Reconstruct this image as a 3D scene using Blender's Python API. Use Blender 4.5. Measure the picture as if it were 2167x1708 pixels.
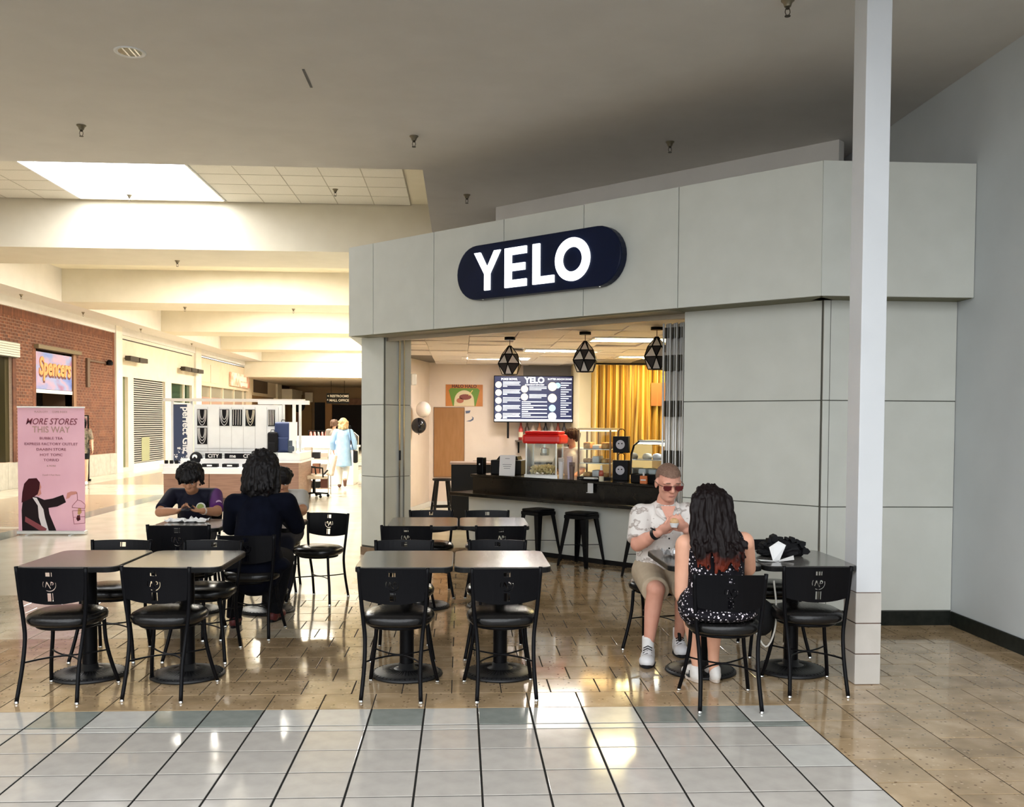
import bpy, bmesh, math, random
from mathutils import Vector, Matrix, noise
R = math.radians
PI = math.pi
for o in list(bpy.data.objects):
    bpy.data.objects.remove(o, do_unlink=True)
scene = bpy.context.scene
C = scene.collection

# ------------------------------------------------------------------ camera
cam_d = bpy.data.cameras.new('camera')
cam = bpy.data.objects.new('camera', cam_d)
C.objects.link(cam)
F_PX, CAM_H, PITCH, YAW, ROLL, PPY = 2021.708, 1.66762, .0330890, .0532358, -.0067336, 958.28
fwd = Vector((math.sin(YAW)*math.cos(PITCH), math.cos(YAW)*math.cos(PITCH), -math.sin(PITCH)))
rgt = Vector((math.cos(YAW), -math.sin(YAW), 0))
dwn = fwd.cross(rgt)
r2 = math.cos(ROLL)*rgt + math.sin(ROLL)*dwn
d2 = -math.sin(ROLL)*rgt + math.cos(ROLL)*dwn
M = Matrix((r2, -d2, -fwd)).transposed().to_4x4()
M.translation = Vector((0, 0, CAM_H))
cam.matrix_world = M
cam_d.sensor_width = 36
cam_d.sensor_fit = 'HORIZONTAL'
cam_d.lens = 36*F_PX/2167
cam_d.shift_y = (PPY-854)/2167
cam_d.clip_end = 200
scene.camera = cam

# ------------------------------------------------------------------ world and exposure
w = bpy.data.worlds.new('world')
scene.world = w
w.use_nodes = True
bg = w.node_tree.nodes['Background']
bg.inputs[0].default_value = (.94, .97, 1.0, 1)
bg.inputs[1].default_value = 2.35
vs = scene.view_settings
vs.view_transform = 'Standard'
vs.look = 'None'
vs.gamma = 1
vs.use_curve_mapping = False
vs.exposure = 0.86
scene.cycles.adaptive_threshold = .04
scene.cycles.max_bounces = 8
scene.cycles.diffuse_bounces = 4
scene.cycles.glossy_bounces = 3
scene.cycles.transparent_max_bounces = 8
scene.cycles.caustics_reflective = False
scene.cycles.caustics_refractive = False
SKYLIGHT = 7.0      # strength of the skylight diffusers in the ceiling bays
SKYLIGHT_FAR = 27.0  # strength in the farther bays, raised to brighten them
STORE_LAMP = 39.0     # strength of the lamps in the shop ceiling

# ------------------------------------------------------------------ materials
MATS = {}
def mat(name, col, rough=.5, metal=0, emit=None, estr=1.0, alpha=None, spec=None, trans=0):
    if name in MATS:
        return MATS[name]
    m = bpy.data.materials.new(name)
    m.use_nodes = True
    b = m.node_tree.nodes['Principled BSDF']
    if spec is None and max(col) < .06 and rough >= .35 and not metal:
        spec = .12
    b.inputs['Base Color'].default_value = (*col, 1)
    b.inputs['Roughness'].default_value = rough
    b.inputs['Metallic'].default_value = metal
    if spec is not None:
        b.inputs['Specular IOR Level'].default_value = spec
    if emit is not None:
        b.inputs['Emission Color'].default_value = (*emit, 1)
        b.inputs['Emission Strength'].default_value = estr
    if trans:
        b.inputs['Transmission Weight'].default_value = trans
        b.inputs['IOR'].default_value = 1.45
    if alpha is not None:
        b.inputs['Alpha'].default_value = alpha
    MATS[name] = m
    return m

def nodes(m):
    return m.node_tree.nodes, m.node_tree.links, m.node_tree.nodes['Principled BSDF']

def noisy(name, stops, scale, rough=.5, detail=4, vec=(1, 1, 1), kind='noise', bump=0, metal=0, rand=0, spec=None, coord='Object', roughvar=0):
    """procedural colour: a noise or wave or voronoi field through a colour ramp, optional per-object tint and bump"""
    m = mat(name, stops[0][1], rough, metal, spec=spec)
    n, l, b = nodes(m)
    tc = n.new('ShaderNodeTexCoord')
    mp = n.new('ShaderNodeMapping')
    mp.inputs['Scale'].default_value = vec
    l.new(tc.outputs[coord], mp.inputs[0])
    if kind == 'noise':
        t = n.new('ShaderNodeTexNoise'); t.inputs['Scale'].default_value = scale; t.inputs['Detail'].default_value = detail; out = t.outputs[0]
    elif kind == 'voronoi':
        t = n.new('ShaderNodeTexVoronoi'); t.inputs['Scale'].default_value = scale; out = t.outputs['Distance']
    elif kind == 'vorocol':
        t = n.new('ShaderNodeTexVoronoi'); t.inputs['Scale'].default_value = scale
        sp = n.new('ShaderNodeSeparateColor'); l.new(t.outputs['Color'], sp.inputs[0]); out = sp.outputs[0]
    else:
        t = n.new('ShaderNodeTexWave'); t.inputs['Scale'].default_value = scale; t.inputs['Distortion'].default_value = 2.5; t.inputs['Detail'].default_value = detail; out = t.outputs[0]
    l.new(mp.outputs[0], t.inputs['Vector'])
    r = n.new('ShaderNodeValToRGB')
    e = r.color_ramp.elements
    while len(e) < len(stops):
        e.new(.5)
    for i, (p, c) in enumerate(stops):
        e[i].position = p; e[i].color = (*c, 1)
    l.new(out, r.inputs[0])
    last = r.outputs[0]
    if rand:
        oi = n.new('ShaderNodeObjectInfo')
        mr = n.new('ShaderNodeMapRange'); mr.inputs[3].default_value = 1-rand; mr.inputs[4].default_value = 1+rand*.6
        l.new(oi.outputs['Random'], mr.inputs[0])
        mx = n.new('ShaderNodeMix'); mx.data_type = 'RGBA'; mx.blend_type = 'MULTIPLY'; mx.inputs[0].default_value = 1
        l.new(last, mx.inputs[6]); l.new(mr.outputs[0], mx.inputs[7])
        last = mx.outputs[2]
    l.new(last, b.inputs['Base Color'])
    if bump:
        bp = n.new('ShaderNodeBump'); bp.inputs['Strength'].default_value = bump; bp.inputs['Distance'].default_value = .01
        l.new(out, bp.inputs['Height']); l.new(bp.outputs[0], b.inputs['Normal'])
    if roughvar:
        t2 = n.new('ShaderNodeTexNoise'); t2.inputs['Scale'].default_value = 3.0; t2.inputs['Detail'].default_value = 5
        l.new(tc.outputs[coord], t2.inputs['Vector'])
        m2 = n.new('ShaderNodeMapRange'); m2.inputs[3].default_value = max(.02, rough-roughvar); m2.inputs[4].default_value = rough+roughvar
        l.new(t2.outputs[0], m2.inputs[0]); l.new(m2.outputs[0], b.inputs['Roughness'])
    return m

def terrazzo(name, base, dark, light, rough):
    m = mat(name, base, rough, spec=.75)
    n, l, b = nodes(m)
    tc = n.new('ShaderNodeTexCoord')
    geo = n.new('ShaderNodeNewGeometry')
    def ramp(src, stops):
        r = n.new('ShaderNodeValToRGB'); e = r.color_ramp.elements
        while len(e) < len(stops): e.new(.5)
        for i, (p, c) in enumerate(stops): e[i].position = p; e[i].color = (*c, 1)
        l.new(src, r.inputs[0]); return r.outputs[0]
    t1 = n.new('ShaderNodeTexNoise'); t1.inputs['Scale'].default_value = 5; t1.inputs['Detail'].default_value = 6
    l.new(geo.outputs['Position'], t1.inputs['Vector'])
    c1 = ramp(t1.outputs[0], [(.3, tuple(x*.78 for x in base)), (.5, base), (.72, light)])
    v = n.new('ShaderNodeTexVoronoi'); v.inputs['Scale'].default_value = 42; v.inputs['Randomness'].default_value = 1
    l.new(geo.outputs['Position'], v.inputs['Vector'])
    chip = ramp(v.outputs['Distance'], [(.0, (1, 1, 1)), (.27, (1, 1, 1)), (.33, (0, 0, 0))])
    sp = n.new('ShaderNodeSeparateColor'); l.new(v.outputs['Color'], sp.inputs[0])
    sel = ramp(sp.outputs[0], [(0, (1, 1, 1)), (.16, (1, 1, 1)), (.17, (0, 0, 0))])
    sel2 = ramp(sp.outputs[1], [(0, (1, 1, 1)), (.12, (1, 1, 1)), (.13, (0, 0, 0))])
    def mulv(a, bb):
        x = n.new('ShaderNodeMath'); x.operation = 'MULTIPLY'; l.new(a, x.inputs[0]); l.new(bb, x.inputs[1]); return x.outputs[0]
    def mixc(f, a, colr):
        x = n.new('ShaderNodeMix'); x.data_type = 'RGBA'; l.new(f, x.inputs[0]); l.new(a, x.inputs[6]); x.inputs[7].default_value = (*colr, 1); return x.outputs[2]
    c2 = mixc(mulv(chip, sel), c1, dark)
    c3 = mixc(mulv(chip, sel2), c2, light)
    oi = n.new('ShaderNodeObjectInfo')
    mr = n.new('ShaderNodeMapRange'); mr.inputs[3].default_value = .86; mr.inputs[4].default_value = 1.1
    l.new(oi.outputs['Random'], mr.inputs[0])
    mx = n.new('ShaderNodeMix'); mx.data_type = 'RGBA'; mx.blend_type = 'MULTIPLY'; mx.inputs[0].default_value = 1
    l.new(c3, mx.inputs[6]); l.new(mr.outputs[0], mx.inputs[7]); l.new(mx.outputs[2], b.inputs['Base Color'])
    t2 = n.new('ShaderNodeTexNoise'); t2.inputs['Scale'].default_value = 1.7; t2.inputs['Detail'].default_value = 5
    l.new(geo.outputs['Position'], t2.inputs['Vector'])
    m2 = n.new('ShaderNodeMapRange'); m2.inputs[3].default_value = rough*.7; m2.inputs[4].default_value = rough*1.5
    l.new(t2.outputs[0], m2.inputs[0]); l.new(m2.outputs[0], b.inputs['Roughness'])
    return m

# ------------------------------------------------------------------ mesh helpers
class MB:
    """collects boxes, tubes, lathes, prisms; obj() links them as one mesh object"""
    def __init__(s):
        s.v = []; s.f = []; s.m = []
    def add(s, vs, fs, mi=0, M=None):
        o = len(s.v)
        s.v += [tuple(M @ Vector(v)) if M is not None else tuple(v) for v in vs]
        s.f += [tuple(i+o for i in f) for f in fs]
        s.m += [mi]*len(fs)
        return s
    def box(s, lo, hi, mi=0, M=None):
        x0, y0, z0 = lo; x1, y1, z1 = hi
        return s.add([(x0, y0, z0), (x1, y0, z0), (x1, y1, z0), (x0, y1, z0), (x0, y0, z1), (x1, y0, z1), (x1, y1, z1), (x0, y1, z1)],
                     [(0, 3, 2, 1), (4, 5, 6, 7), (0, 1, 5, 4), (1, 2, 6, 5), (2, 3, 7, 6), (3, 0, 4, 7)], mi, M)
    def bar(s, p, q, wd, th, mi=0, up=(0, 0, 1)):
        """rectangular bar from p to q"""
        p = Vector(p); q = Vector(q); d = (q-p); L = d.length; d.normalize()
        u = Vector(up)
        a = d.cross(u)
        if a.length < 1e-4: a = d.cross(Vector((1, 0, 0)))
        a.normalize(); b = a.cross(d)
        M = Matrix((a, d, b)).transposed().to_4x4(); M.translation = p
        return s.box((-wd/2, 0, -th/2), (wd/2, L, th/2), mi, M)
    def tube(s, path, r, n=8, mi=0, closed=False, caps=True):
        P = [Vector(p) for p in path]; k = len(P)
        rr = r if isinstance(r, (list, tuple)) else [r]*k
        vs = []; fs = []; ref = None
        for i, p in enumerate(P):
            if closed: t = P[(i+1) % k]-P[i-1]
            else: t = P[min(i+1, k-1)]-P[max(i-1, 0)]
            t.normalize()
            if ref is None:
                ref = t.orthogonal().normalized()
            ref = (ref-t*ref.dot(t))
            if ref.length < 1e-6: ref = t.orthogonal()
            ref.normalize(); b = t.cross(ref)
            for j in range(n):
                a = 2*PI*j/n
                vs.append(p+rr[i]*(math.cos(a)*ref+math.sin(a)*b))
        for i in range(k if closed else k-1):
            for j in range(n):
                a = i*n+j; b2 = i*n+(j+1) % n; c = ((i+1) % k)*n+(j+1) % n; d = ((i+1) % k)*n+j
                fs.append((a, b2, c, d))
        if caps and not closed:
            fs.append(tuple(range(n-1, -1, -1))); fs.append(tuple((k-1)*n+j for j in range(n)))
        return s.add(vs, fs, mi)
    def lathe(s, prof, n=16, c=(0, 0, 0), mi=0, M=None, sx=1, sy=1):
        vs = []; fs = []
        for r, z in prof:
            for j in range(n):
                a = 2*PI*j/n
                vs.append((c[0]+sx*r*math.cos(a), c[1]+sy*r*math.sin(a), c[2]+z))
        for i in range(len(prof)-1):
            for j in range(n):
                fs.append((i*n+j, i*n+(j+1) % n, (i+1)*n+(j+1) % n, (i+1)*n+j))
        fs.append(tuple(range(n-1, -1, -1))); fs.append(tuple((len(prof)-1)*n+j for j in range(n)))
        return s.add(vs, fs, mi, M)
    def sphere(s, c, r, nu=14, nv=9, mi=0, M=None):
        rx, ry, rz = r if isinstance(r, (list, tuple)) else (r, r, r)
        vs = [(0, 0, -rz)]; fs = []
        for i in range(1, nv):
            ph = -PI/2+PI*i/nv
            for j in range(nu):
                a = 2*PI*j/nu
                vs.append((rx*math.cos(ph)*math.cos(a), ry*math.cos(ph)*math.sin(a), rz*math.sin(ph)))
        vs.append((0, 0, rz)); T = len(vs)-1
        for j in range(nu):
            fs.append((0, 1+(j+1) % nu, 1+j)); fs.append((T, T-nu+j, T-nu+(j+1) % nu))
        for i in range(nv-2):
            for j in range(nu):
                a = 1+i*nu+j; b = 1+i*nu+(j+1) % nu
                fs.append((a, b, b+nu, a+nu))
        MM = Matrix.Translation(c) @ (M if M is not None else Matrix())
        return s.add(vs, fs, mi, MM)
    def prism(s, poly, z0, z1, mi=0, M=None):
        n = len(poly)
        vs = [(x, y, z0) for x, y in poly]+[(x, y, z1) for x, y in poly]
        fs = [tuple(range(n-1, -1, -1)), tuple(range(n, 2*n))]+[(i, (i+1) % n, n+(i+1) % n, n+i) for i in range(n)]
        return s.add(vs, fs, mi, M)
    def mesh(s, name, mats, smooth=False):
        me = bpy.data.meshes.new(name)
        me.from_pydata(s.v, [], s.f)
        for m in (mats if isinstance(mats, (list, tuple)) else [mats]):
            me.materials.append(m)
        if any(s.m):
            me.polygons.foreach_set('material_index', s.m)
        if smooth:
            me.polygons.foreach_set('use_smooth', [True]*len(me.polygons))
        me.update()
        return me
    def obj(s, name, mats, parent=None, smooth=False, bevel=0, loc=None, rz=0, seg=2, auto=None):
        o = bpy.data.objects.new(name, s.mesh(name, mats, smooth or auto is not None))
        C.objects.link(o)
        if parent is not None: o.parent = parent
        if loc is not None: o.location = loc
        if rz: o.rotation_euler = (0, 0, rz)
        if bevel:
            b = o.modifiers.new('bevel', 'BEVEL'); b.width = bevel; b.segments = seg; b.limit_method = 'ANGLE'; b.angle_limit = R(40)
        if auto is not None:
            o.data.set_sharp_from_angle(angle=R(auto))
        return o

def tag(o, label=None, cat=None, group=None, kind=None):
    if label: o['label'] = label
    if cat: o['category'] = cat
    if group: o['group'] = group
    if kind: o['kind'] = kind
    return o
def thing(name, label, cat, loc=(0, 0, 0), rz=0, group=None):
    o = bpy.data.objects.new(name, None)
    C.objects.link(o)
    o.location = loc; o.rotation_euler = (0, 0, rz); o.empty_display_size = .1
    return tag(o, label, cat, group)
def struct(name, label, loc=(0, 0, 0), rz=0):
    o = bpy.data.objects.new(name, None)
    C.objects.link(o); o.location = loc; o.rotation_euler = (0, 0, rz); o.empty_display_size = .1
    o['kind'] = 'structure'; o['label'] = label
    return o
def dup(o, parent=None, loc=None, rz=None, label=None, group=None):
    c = o.copy(); C.objects.link(c)
    if parent is not None: c.parent = parent
    if loc is not None: c.location = loc
    if rz is not None: c.rotation_euler = (0, 0, rz)
    if label: c['label'] = label
    if group: c['group'] = group
    for ch in list(o.children):
        dup(ch, c)
    return c
def place(me, name, parent, loc, rot=(0, 0, 0), sc=(1, 1, 1)):
    o = bpy.data.objects.new(name, me); C.objects.link(o)
    o.parent = parent; o.location = loc; o.rotation_euler = rot; o.scale = sc
    return o
def eval_mesh(o, name):
    """bake an object's modifiers or curve into a plain mesh"""
    dg = bpy.context.evaluated_depsgraph_get()
    me = bpy.data.meshes.new_from_object(o.evaluated_get(dg))
    me.name = name
    return me
def text(txt, size, m, name, parent, M, align='CENTER', depth=.002, shear=0, space=1, bold=0, sx=1):
    """lettering as a thin mesh; M maps text x,y to the surface and z to its normal"""
    cu = bpy.data.curves.new('t', 'FONT'); cu.body = txt; cu.size = size; cu.align_x = align; cu.align_y = 'CENTER'
    cu.extrude = depth; cu.shear = shear; cu.space_character = space; cu.offset = bold; cu.resolution_u = 3
    t = bpy.data.objects.new('t', cu); C.objects.link(t)
    bpy.context.view_layer.update()
    me = eval_mesh(t, name)
    bpy.data.objects.remove(t); bpy.data.curves.remove(cu)
    me.transform(M @ Matrix.Diagonal((sx, 1, 1, 1)))
    me.materials.clear(); me.materials.append(m)
    o = bpy.data.objects.new(name, me); C.objects.link(o)
    if parent is not None: o.parent = parent
    return o
def face_front(x, y, z):
    """text/print frame on a surface that faces -Y (towards the camera)"""
    M = Matrix(((1, 0, 0), (0, 0, 1), (0, 1, 0))).to_4x4()
    M = Matrix(((1, 0, 0, x), (0, 0, -1, y), (0, 1, 0, z), (0, 0, 0, 1)))
    return M
def face_px(x, y, z):
    """print frame on a surface that faces +X: text runs along +Y"""
    return Matrix(((0, 0, 1, x), (1, 0, 0, y), (0, 1, 0, z), (0, 0, 0, 1)))
def filled(outer, holes, depth, name):
    """flat shape with holes as an extruded mesh in XY"""
    cu = bpy.data.curves.new('s', 'CURVE'); cu.dimensions = '2D'; cu.fill_mode = 'BOTH'; cu.extrude = depth/2
    for pts in [outer]+list(holes):
        sp = cu.splines.new('POLY'); sp.points.add(len(pts)-1); sp.use_cyclic_u = True
        for i, p in enumerate(pts): sp.points[i].co = (p[0], p[1], 0, 1)
    t = bpy.data.objects.new('s', cu); C.objects.link(t)
    bpy.context.view_layer.update()
    me = eval_mesh(t, name)
    bpy.data.objects.remove(t); bpy.data.curves.remove(cu)
    return me
def circ(cx, cy, r, n=20, a0=0, a1=2*PI, ry=None):
    ry = ry or r
    full = abs(a1-a0-2*PI) < 1e-6
    return [(cx+r*math.cos(a0+(a1-a0)*i/(n if full else n-1)), cy+ry*math.sin(a0+(a1-a0)*i/(n if full else n-1))) for i in range(n)]
rnd = random.Random(5)

# common materials
M_black = mat('black_metal', (.004, .004, .005), .34, 0, spec=.10)
M_vinyl = noisy('black_vinyl', [(.3, (.006, .006, .006)), (.8, (.010, .009, .009))], 60, .24, bump=.15, spec=.35)
M_steel = mat('bright_steel', (.62, .62, .6), .25, 1)
M_white = mat('white_paint', (.78, .78, .76), .5)
M_glass = mat('clear_glass', (.95, .97, .97), .03, trans=1)
M_dark = mat('near_black', (.01, .01, .011), .4)
M_chip_w = mat('print_white', (.85, .85, .84), .5)
def pane_mat(name, tint=(.95, .97, .96), refl=.12):
    m = bpy.data.materials.new(name); m.use_nodes = True
    n = m.node_tree.nodes; l = m.node_tree.links
    n.remove(n['Principled BSDF'])
    a = n.new('ShaderNodeBsdfTransparent'); a.inputs[0].default_value = (*tint, 1)
    g = n.new('ShaderNodeBsdfGlossy'); g.inputs['Roughness'].default_value = .03
    fr = n.new('ShaderNodeFresnel'); fr.inputs[0].default_value = 1.45
    ad = n.new('ShaderNodeMath'); ad.operation = 'ADD'; ad.inputs[1].default_value = refl*.4
    l.new(fr.outputs[0], ad.inputs[0])
    mx = n.new('ShaderNodeMixShader'); l.new(ad.outputs[0], mx.inputs[0]); l.new(a.outputs[0], mx.inputs[1]); l.new(g.outputs[0], mx.inputs[2])
    l.new(mx.outputs[0], n['Material Output'].inputs[0])
    MATS[name] = m
    return m
M_pane = pane_mat('thin_pane', refl=.03)

# ================================================================== FLOOR
T = .305
M_grout = noisy('grout', [(.3, (.012, .012, .011)), (.7, (.022, .02, .018))], 30, .9, spec=.1)
M_cream = noisy('cream_tile', [(.25, (.40, .37, .335)), (.5, (.45, .42, .38)), (.8, (.50, .465, .42))], 9, .10, rand=.07, bump=.01, roughvar=.04, spec=.65)
M_green = noisy('grey_green_tile', [(.25, (.20, .218, .195)), (.7, (.26, .278, .252))], 11, .13, rand=.1)
M_palet = noisy('pale_tile', [(.25, (.47, .455, .42)), (.7, (.54, .525, .485))], 11, .13, rand=.05)
M_brown = terrazzo('brown_terrazzo', (.375, .263, .148), (.17, .105, .055), (.49, .36, .225), .075)
M_beige = terrazzo('beige_terrazzo', (.47, .40, .29), (.30, .23, .15), (.56, .49, .38), .075)
M_corr = noisy('corridor_tile', [(.3, (.50, .45, .355)), (.6, (.56, .51, .405)), (.85, (.60, .55, .44))], 2.2, .17, roughvar=.06)
M_corrb = noisy('corridor_brown', [(.3, (.30, .225, .15)), (.7, (.42, .32, .22))], 5, .2)

floor = MB().box((-12, -12, -.12), (6.5, 62, -.004)).obj('floor', M_grout)
tag(floor, 'glossy tiled mall floor of brown terrazzo and pale squares', kind='structure')
g = .0052
def tile_mesh(name, sx, sy, m):
    h = .0035; e = .0025
    v = [(-sx/2, -sy/2, -.003), (sx/2, -sy/2, -.003), (sx/2, sy/2, -.003), (-sx/2, sy/2, -.003),
         (-sx/2, -sy/2, -e*.5), (sx/2, -sy/2, -e*.5), (sx/2, sy/2, -e*.5), (-sx/2, sy/2, -e*.5),
         (-sx/2+e, -sy/2+e, 0), (sx/2-e, -sy/2+e, 0), (sx/2-e, sy/2-e, 0), (-sx/2+e, sy/2-e, 0)]
    f = [(8, 9, 10, 11)]
    for i in range(4):
        j = (i+1) % 4
        f += [(i, j, 4+j, 4+i), (4+i, 4+j, 8+j, 8+i)]
    b = MB(); b.add(v, f)
    return b.mesh(name, m)
me_cream = tile_mesh('cream_tile', T-2*g, T-2*g, M_cream)
me_pale = tile_mesh('pale_tile', T-2*g, T-2*g, M_palet)
me_bpale = tile_mesh('border_tile', T-2*g, .30-2*g, M_palet)
me_bgreen = tile_mesh('border_tile', T-2*g, .30-2*g, M_green)
me_strip = tile_mesh('strip_tile', T-2*g, .083-2*g, M_palet)
me_stripg = tile_mesh('strip_tile', T-2*g, .083-2*g, M_green)
me_brown = tile_mesh('brown_tile', T-2*.003, T-2*.003, M_brown)
me_beige = tile_mesh('beige_tile', T-2*.003, T-2*.003, M_beige)
is_beige = lambda p: p[0] < -1.0 and p[1] > 7.338
X0 = .102; YR = 5.12
greens = {-8, -6, -5, -2, 0, 3, 4, -11, -12}
for c in range(-16, 6):
    xc = X0+(c+.5)*T
    for r in range(5):
        yc = YR-(r+.5)*T
        if abs(xc-.25) > .62*yc+.5: continue
        place(me_pale if (c, r) in ((5, 1),) else me_cream, 'cream_tile', floor, (xc, yc, 0))
    place(me_bgreen if c in greens else me_bpale, 'border_tile', floor, (xc, 5.208+.15, 0))
    place(me_stripg if c in (5,) else me_strip, 'strip_tile', floor, (xc, 5.163, 0))
spots = []
for r in range(0, 24):                       # seating area, running bond in rows
    yc = 5.508+(r+.5)*T
    for c in range(-18, 16):
        xc = X0+(c+.5+(.5 if r % 2 else 0))*T
        if xc > 4.25 or xc < -4.4: continue
        if yc > 12.5 or (xc < -1.0 and yc > 9.1): continue
        if xc < -1.2 and yc > 9.1: continue
        spots.append((xc, yc))
for c in range(6, 14):                       # right of the pale field, bond runs the other way
    xc = X0+(c+.5)*T
    for r in range(0, 9):
        yc = 5.508-(r+.5)*T-(.5*T if (c % 2) else 0)
        if xc > 4.25: continue
        spots.append((xc, yc))
halves = [(X0+(c+.5)*T, 5.508-.25*T) for c in range(7, 14, 2)]
def seen(p):
    return abs(p[0]-.053*p[1]) < .56*p[1]+.3 and p[1] > 3.7
vis = sorted([p for p in spots if seen(p) and p[0]+p[1] < 10.9], key=lambda p: p[1])
vis2 = set(vis[:290])
rest = MB(); restb = MB()
me_half = tile_mesh('brown_tile', T-2*.003, T/2-2*.003, M_brown)
for p in halves: place(me_half, 'brown_tile', floor, (p[0], p[1], 0))
for p in spots:
    if p in vis2:
        if is_beige(p): place(me_beige, 'beige_tile', floor, (p[0], p[1], 0))
        else: place(me_brown, 'brown_tile', floor, (p[0], p[1], 0))
    else:
        s2 = T/2-.003
        (restb if is_beige(p) else rest).box((p[0]-s2, p[1]-s2, -.003), (p[0]+s2, p[1]+s2, 0))
tag(restb.obj('beige_tile_field', M_beige, floor), kind='stuff', label='beige terrazzo tiles farther back')
tag(rest.obj('brown_tile_field', M_brown, floor), kind='stuff', label='brown terrazzo tiles farther back')
b = MB()
b.box((-12, 9.165, -.003), (-.8, 62, -.0005)); b.box((-12, 5.5, -.003), (-4.2, 9.165, -.0005)); b.box((-1.19, 12.52, -.003), (6.5, 62, -.0005))
tag(b.obj('corridor_paving', M_corr, floor), label='pale glossy corridor paving')
b = MB()
for (x0, x1, y0, y1) in ((-9.4, -6.65, 14.95, 21.3), (-9.4, -6.65, 11.0, 14.7), (-9.4, -5.6, 24.6, 33), (-9.4, -5.6, 36, 44)):
    b.box((x0, y0, -.003), (x1, y1, .0004))
b.obj('brown_inlay', M_corrb, floor)
MB().box((-6.65, 11.0, -.003), (-6.25, 21.3, .0004)).obj('green_inlay', M_green, floor)

# ================================================================== CEILING
M_ceil = noisy('ceiling_paint', [(.3, (.66, .63, .585)), (.7, (.70, .67, .625))], 3, .75)
M_bay = noisy('bay_paint', [(.3, (.76, .70, .54)), (.7, (.80, .74, .58))], 3, .7)
M_beam = noisy('beam_paint', [(.3, (.66, .61, .49)), (.7, (.70, .65, .53))], 3, .7)
ZC = 4.5; ZB = 5.3
ceil = struct('ceiling', 'beige plaster ceiling with a row of skylit bays')
b = MB()
b.box((-10.9, 2.8, ZC), (4.25, 10.93, ZC+.9)); b.box((-.45, 10.93, ZC), (4.25, 62, ZC+.9))
b.obj('ceiling_slab', M_ceil, ceil)
MB().box((-10.9, 10.93, ZC), (-9.72, 62, ZC+.9)).obj('soffit', M_ceil, ceil)
beams = [(16.35, 18.1), (23.9, 25.55), (31.6, 33.2), (39.3, 40.9), (47.2, 56.5)]
for y0, y1 in beams:
    MB().box((-9.72, y0, ZC), (-.45, y1, ZC+.9)).obj('beam', M_beam, ceil)
M_sky = mat('skylight_diffuser', (.9, .92, .95), .5, emit=(.97, .98, 1.0), estr=SKYLIGHT)
M_sky2 = mat('skylight_diffuser_warm', (.9, .9, .85), .5, emit=(1.0, .95, .84), estr=SKYLIGHT_FAR)
M_tile = noisy('ceiling_tile', [(.3, (.72, .69, .61)), (.7, (.77, .74, .66))], 40, .8, rand=.03)
bays = [(10.93, 16.35), (18.1, 23.9), (25.55, 31.6), (33.2, 39.3), (40.9, 47.2)]
SX0, SX1 = -6.3, -3.92
for k, (y0, y1) in enumerate(bays):
    sy0, sy1 = (y0+1.3, y1-.12) if k == 0 else (y0+1.5, y1-1.5)
    b = MB()
    if k:
        b.box((-9.72, y0, ZB), (SX0, y1, ZB+.1)); b.box((SX1, y0, ZB), (-.45, y1, ZB+.1))
        b.box((SX0, y0, ZB), (SX1, sy0, ZB+.1)); b.box((SX0, sy1, ZB), (SX1, y1, ZB+.1))
    else:
        b.box((-9.72, y0, ZB+.02), (SX0, y1, ZB+.1)); b.box((SX1, y0, ZB+.02), (-.45, y1, ZB+.1))
        b.box((SX0, y0, ZB), (SX1, sy0, ZB+.1)); b.box((SX0, sy1, ZB), (SX1, y1, ZB+.1))
    b.obj('bay_ceiling', M_bay, ceil)
    b = MB()
    for (ax, ay, bx, by) in ((SX0, sy0, SX0+.03, sy1), (SX1-.03, sy0, SX1, sy1), (SX0, sy0, SX1, sy0+.03), (SX0, sy1-.03, SX1, sy1)):
        b.box((ax, ay, ZB-.02), (bx, by, ZB+.3))
    b.obj('skylight_frame', M_white, ceil)
    MB().box((SX0+.03, sy0+.03, ZB+.12), (SX1-.03, sy1-.03, ZB+.14)).obj('skylight_panel', M_sky2 if k else M_sky, ceil)
tm = MB().box((-.299, -.299, 0), (.299, .299, .018)).mesh('ceiling_tile', M_tile)
y0, y1 = bays[0]
M_grid = mat('ceiling_grid', (.42, .38, .30), .6)
for side in (-1, 1):
    e0 = SX0 if side < 0 else SX1
    for i in range(5):
        xs = e0+side*(.305+i*.61)
        for j in range(8):
            yy = y1-.32-j*.61
            place(tm, 'ceiling_tile', ceil, (xs, yy, ZB))
        MB().box((e0+side*(i+1)*.61-.006, y1-.32-7.5*.61, ZB-.003), (e0+side*(i+1)*.61+.006, y1, ZB)).obj('grid_bar', M_grid, ceil)
    for j in range(9):
        a, c = sorted((e0, e0+side*3.05))
        MB().box((a, y1-.015-j*.61-.006, ZB-.0025), (c, y1-.015-j*.61+.006, ZB)).obj('grid_bar', M_grid, ceil)
# access slot in the front ceiling
MB().box((-1.30, 7.9, ZC-.004), (-1.28, 8.32, ZC+.01)).obj('ceiling_slot', M_dark, ceil)
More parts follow.
